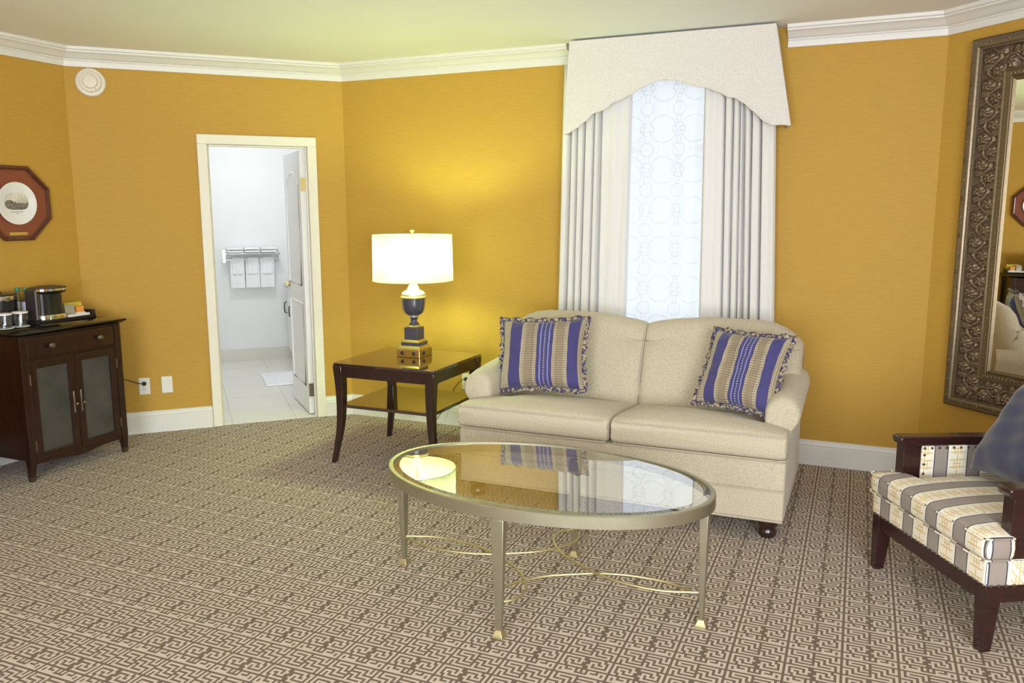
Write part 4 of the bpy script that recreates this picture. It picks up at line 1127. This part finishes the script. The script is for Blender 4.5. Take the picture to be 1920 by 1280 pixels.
def strip(x0,x1,z0,z1,along):
    mb = MB()
    L = (z1-z0) if along == 'z' else (x1-x0); Wd = (x1-x0) if along == 'z' else (z1-z0)
    nl = int(L/.004); nw = 34
    def fn(u, v):
        # u along 0..1, v across
        hh = carve(u*L, 2*v-1, L); e = min(v,1-v); hh *= min(1,e/.06)
        if along == 'z':
            # mitre the ends
            x = x0+Wd*v; zlo = z0-(1-v)*0; z = z0+L*u
            return (x,-.022-.020*hh,z)
        return (x0+L*u,-.022-.020*hh,z0+Wd*v)
    mb.grid(fn, nl, nw, False); return mb
ci0, ci1 = .068, .203
k_ = .89
for nm, args in (('l',(S0+ci0,S0+ci1,Z0+ci0*k_,Z1-ci0*k_,'z')),('r',(S1-ci1,S1-ci0,Z0+ci0*k_,Z1-ci0*k_,'z')),('b',(S0+ci1-.005,S1-ci1+.005,Z0+ci0*k_,Z0+ci1*k_,'x')),('t',(S0+ci1-.005,S1-ci1+.005,Z1-ci1*k_,Z1-ci0*k_,'x'))):
    obj('carved_band', strip(*args), M['carved'], mr, angle=90)
mb = MB()
z = Z0+.235*k_
while z < Z1-.235*k_:
    for x in (S0+.230,S1-.230): mb.ball((x,-.043,z),.0065,8,(1,.8,1.25))
    z += .0215
x = S0+.24
while x < S1-.24:
    for zz in (Z0+.230*k_,Z1-.230*k_): mb.ball((x,-.043,zz),.0065,8,(1.25,.8,1))
    x += .0215
band('inner_moulding', [(.200,.010),(.200,.040),(.204,.048),(.210,.048),(.214,.042),(.220,.041),(.240,.041),(.246,.036),(.252,.042),(.258,.044),(.264,.040),(.272,.032),(.272,.010)], M['beading'], 40, mb)
z = Z0+.06; k = 0; ros = [None, None]
spots = []
while z < Z1-.05:
    for x in (S0+.034, S1-.034): spots.append((x,z,k % 2))
    z += .098; k += 1
x = S0+.13
while x < S1-.05:
    spots += [(x,Z0+.031,0),(x,Z1-.031,0)]; x += .098
for x, z, kind in spots:
    if ros[kind] is None:
        mb = MB()
        if kind:
            mb.lathe([(.002,-.013),(.006,-.008),(.004,-.004),(.0075,0),(.004,.004),(.006,.008),(.002,.013)],10)
            mb.M = Matrix.Rotation(R(90),4,'Y'); mb.lathe([(.002,-.011),(.0045,-.008),(.0035,-.004),(.0035,.004),(.0045,.008),(.002,.011)],8); mb.M = Matrix.Identity(4)
        else: mb.ball((0,0,0),.007,10,(1,.6,1))
        o = obj('rosette', mb, M['beading'], mr); ros[kind] = o
    else:
        o = ros[kind].copy(); COL.objects.link(o); o.parent = mr
    o.location = (x,-.0605,z)
mb = MB(); mb.box(S0+.02,S1-.02,-.005,-.001,Z0+.02,Z1-.02); obj('backing', mb, M['frameedge'], mr, smooth=False)

# ------------------------------------------------------------------ armchair
cv = Vector((-.103,.995,0)).normalized(); cu_ = Vector((cv.y,-cv.x,0))
# local +y = towards the chair back (cu_), local +x = -cv (near side)
carot = math.atan2(-cv.y, -cv.x)
ch = thing('armchair', 'dark wood armchair with striped fretwork upholstery at the right edge', 'armchair', (1.622,3.051,0), carot)
for sx in (-1,1):
    mb = MB(); loops = []
    for z, x0, x1, y0, y1 in ((0,.325,.366,.002,.042),(.19,.312,.3675,0,.062),(.247,.310,.3675,0,.066)):
        loops.append([(sx*x0,y0,z),(sx*x1,y0,z),(sx*x1,y1,z),(sx*x0,y1,z)])
    mb.loft(loops); obj('leg', mb, M['chairwood'], ch, smooth=False, bevel=.003)
    mb = MB(); loops = []
    for z, x0, x1, y0, y1 in ((0,.325,.366,.70,.74),(.19,.312,.3675,.62,.69),(.247,.310,.3675,.60,.68)):
        loops.append([(sx*x0,y0,z),(sx*x1,y0,z),(sx*x1,y1,z),(sx*x0,y1,z)])
    mb.loft(loops); obj('leg', mb, M['chairwood'], ch, smooth=False, bevel=.003)
mb = MB(); mb.box(-.311,.311,.004,.03,.186,.247).box(-.366,-.34,.062,.61,.186,.247).box(.34,.366,.062,.61,.186,.247).box(-.311,.311,.63,.655,.186,.247)
obj('seat_rail', mb, M['chairwood'], ch, smooth=False, bevel=.003)
mb = MB(); slab(mb, -.372,.372,-.006,.66,.247,.345,.016); dk = obj('seat_deck', mb, M['chairdeck'], ch, angle=70)
NAIL = {}
def nails(mb, a, b, step, nrm, r=.0058):
    a, b = Vector(a), Vector(b); n = max(1,int((b-a).length/step))
    for i in range(n+1):
        p = a+(b-a)*i/n+Vector(nrm)*.002
        key = (round(r,4), tuple(nrm))
        if key not in NAIL:
            nb = MB(); nb.ball((0,0,0), r, 8, tuple(.55 if abs(c_) > .5 else 1 for c_ in nrm))
            o = obj('nail_head', nb, M['pewter'], mb); NAIL[key] = o
        else:
            o = NAIL[key].copy(); COL.objects.link(o); o.parent = mb
        o.location = p
nails(dk, (-.36,-.005,.254),(.36,-.005,.254),.0262,(0,-1,0)); nails(dk,(.3735,.015,.254),(.3735,.10,.254),.0262,(1,0,0)); nails(dk,(-.3735,.015,.254),(-.3735,.10,.254),.0262,(-1,0,0))
# T cushion
mb = MB(); loops = []
yf, yb2 = -.022, .60
for y, ins in ((yf,.022),(yf+.005,.010),(yf+.014,.003),(yf+.03,0),(.04,0),(.075,0),(.088,.004),(.098,.014),(.104,.024),(.112,.03),(.2,.03),(.3,.03),(.42,.03),(.52,.03),(yb2,.035)):
    wide = y < .10; Xw = .378-(ins if wide else 0)
    if not wide: Xw = .285 if y > .103 else .33
    t = (y-yf)/(yb2-yf); zb = .346; zt_ = .432-.01*t; i2 = ins if (wide and y < 0) else 0
    cr = .030*math.sin(PI*min(1,t*1.05))**.6 if t < .95 else .008
    if y < .1: cr = .030*math.sin(PI*min(1,t))**.6
    e = .016; nb = 16; loop = []
    for k in range(nb+1): loop.append((-Xw+e+(2*Xw-2*e)*k/nb, zb+i2))
    loop += [(Xw-.004,zb+i2+.006),(Xw,zb+i2+e),(Xw+.003,(zb+zt_)/2),(Xw,zt_-i2-e),(Xw-.004,zt_-i2-.005)]
    for k in range(nb+1):
        q = k/nb; loop.append((Xw-e-(2*Xw-2*e)*q, zt_-i2+cr*(1-(2*q-1)**6)))
    loop += [(-Xw+.004,zt_-i2-.005),(-Xw,zt_-i2-e),(-Xw-.003,(zb+zt_)/2),(-Xw,zb+i2+e),(-Xw+.004,zb+i2+.006)]
    loops.append([(px,y,pz) for px,pz in loop])
mb.loft(loops); scu = obj('seat_cushion', mb, M['chair'], ch, angle=60)
mb = MB()
for z in (.350,.428): mb.tube([(-.379,.085,z),(-.379,0,z),(-.372,yf+.004,z),(-.355,yf-.004,z),(.355,yf-.004,z),(.372,yf+.004,z),(.379,0,z),(.379,.085,z)],.0028,6)
obj('piping', mb, M['chair'], scu)
for sx in (-1,1):
    mb = MB(); x0, x1 = sx*.295, sx*.365
    pr = [(.064,.580),(.060,.590),(.064,.600),(.075,.604),(.66,.592),(.66,.556),(.085,.564),(.070,.568)]
    mb.loft([[(x,y,z) for y,z in pr] for x in (min(x0,x1),max(x0,x1))]); obj('arm_rail', mb, M['chairwood'], ch, bevel=.006, angle=30)
    mb = MB(); mb.box(min(sx*.305,sx*.36),max(sx*.305,sx*.36),.082,.165,.247,.568); obj('arm_post', mb, M['chairwood'], ch, smooth=False, bevel=.004)
    mb = MB(); mb.box(min(sx*.298,sx*.352),max(sx*.298,sx*.352),.163,.62,.345,.560); ap = obj('arm_panel', mb, M['chairside'], ch, smooth=False, bevel=.008)
    nails(ap,(sx*.297,.172,.552),(sx*.297,.60,.548),.031,(-sx,0,0),.0065); nails(ap,(sx*.297,.172,.522),(sx*.297,.172,.44),.031,(-sx,0,0),.0065)
# back
mb = MB(); loops = []
for z, y0, y1 in ((.30,.565,.665),(.45,.58,.68),(.62,.615,.705),(.80,.665,.745),(.90,.70,.77),(.93,.722,.762)):
    loops.append([(-.30,y0+.02,z),(-.28,y0,z),(.28,y0,z),(.30,y0+.02,z),(.30,y1-.01,z),(.28,y1,z),(-.28,y1,z),(-.30,y1-.01,z)])
mb.loft(loops); obj('backrest', mb, M['chair'], ch, angle=50)
for sx in (-1,1):
    mb = MB(); mb.loft([[(sx*.30,y,z),(sx*.345,y,z),(sx*.345,y+.06,z),(sx*.30,y+.06,z)] for z,y in ((.24,.60),(.45,.60),(.62,.635),(.80,.685),(.95,.73))]); obj('back_post', mb, M['chairwood'], ch, smooth=False, bevel=.004)
mb = MB(); mb.box(-.345,.345,.735,.785,.925,.97); obj('crest_rail', mb, M['chairwood'], ch, smooth=False, bevel=.008)
# navy pillow leaning on the chair back
def CH(x,y,z): 
    p = Vector((1.622,3.051,0))-cv*x+cu_*y; return Vector((p.x,p.y,z))
bl_, br2, tl_, tr2 = CH(-.26,.34,.465), CH(.19,.30,.465), CH(-.20,.60,.87), CH(.27,.57,.90)
c = (bl_+br2+tl_+tr2)/4
pillow('navy_cushion', 'navy velvet cushion leaning against the armchair back', .48, .46, .19, M['navy'], frame_mat(c, (br2-bl_)+(tr2-tl_), (tl_-bl_)+(tr2-br2)), ruffle=False, pinch=.10)

# ------------------------------------------------------------------ lights
def area(name, loc, direction, sx, sy, power, col):
    l = bpy.data.lights.new(name, 'AREA'); l.shape = 'RECTANGLE'; l.size = sx; l.size_y = sy; l.energy = power; l.color = col
    o = bpy.data.objects.new(name, l); COL.objects.link(o); o.location = loc
    o.rotation_euler = Vector(direction).to_track_quat('-Z','Y').to_euler(); return o
def point(name, loc, power, col, rad=.03):
    l = bpy.data.lights.new(name, 'POINT'); l.energy = power; l.color = col; l.shadow_soft_size = rad
    o = bpy.data.objects.new(name, l); COL.objects.link(o); o.location = loc; return o
LP = wp('C',.965,.695,.637+.63)
point('lamp_light', LP, 30, (.63,.86,.34), .06)
area('window_daylight', wp('C',2.43,-.45,1.4), -Vector((dA.x,dA.y,.05)), .95, 2.2, 3.7, (.86,.92,1))
for k, (a, b) in enumerate(RW):
    p = E1+dr_*((a+b)/2)-nr_*.25
    area('rear_window_daylight', Vector((p.x,p.y,1.45)), Vector((nr_.x,nr_.y,-.02)), b-a, 1.8, 128, (.90,.95,1))  # unseen fill lights outside the added rear windows
point('bathroom_bulb', wp('B',1.25,-1.5,2.34), 14.5, (.97,.99,1), .12)
wd = bpy.data.worlds.new('sky'); SC.world = wd; wd.use_nodes = True
nt = wd.node_tree; bg = nt.nodes['Background']
bg.inputs[0].default_value = (.86,.93,1,1); bg.inputs[1].default_value = .66

# ------------------------------------------------------------------ camera
th, ro, fpx = R(8.99596), R(-.12733), 1526.99
Xc = Vector((1,0,0)); U = Vector((0,math.sin(th),math.cos(th))); Fw = Vector((0,math.cos(th),-math.sin(th)))
rt = Xc*math.cos(ro)+U*math.sin(ro); up = U*math.cos(ro)-Xc*math.sin(ro)
cam = bpy.data.cameras.new('camera'); cam.sensor_width = 36; cam.lens = fpx/1920*36; cam.clip_start = .05
co = bpy.data.objects.new('camera', cam); COL.objects.link(co)
co.matrix_world = Matrix(((rt.x,up.x,-Fw.x,0),(rt.y,up.y,-Fw.y,0),(rt.z,up.z,-Fw.z,1.55),(0,0,0,1)))
SC.camera = co
SC.view_settings.view_transform = 'Standard'; SC.view_settings.look = 'None'; SC.view_settings.gamma = 1; SC.view_settings.use_curve_mapping = False
SC.view_settings.exposure = 0.57
SC.cycles.max_bounces = 10; SC.cycles.diffuse_bounces = 5; SC.cycles.transparent_max_bounces = 16
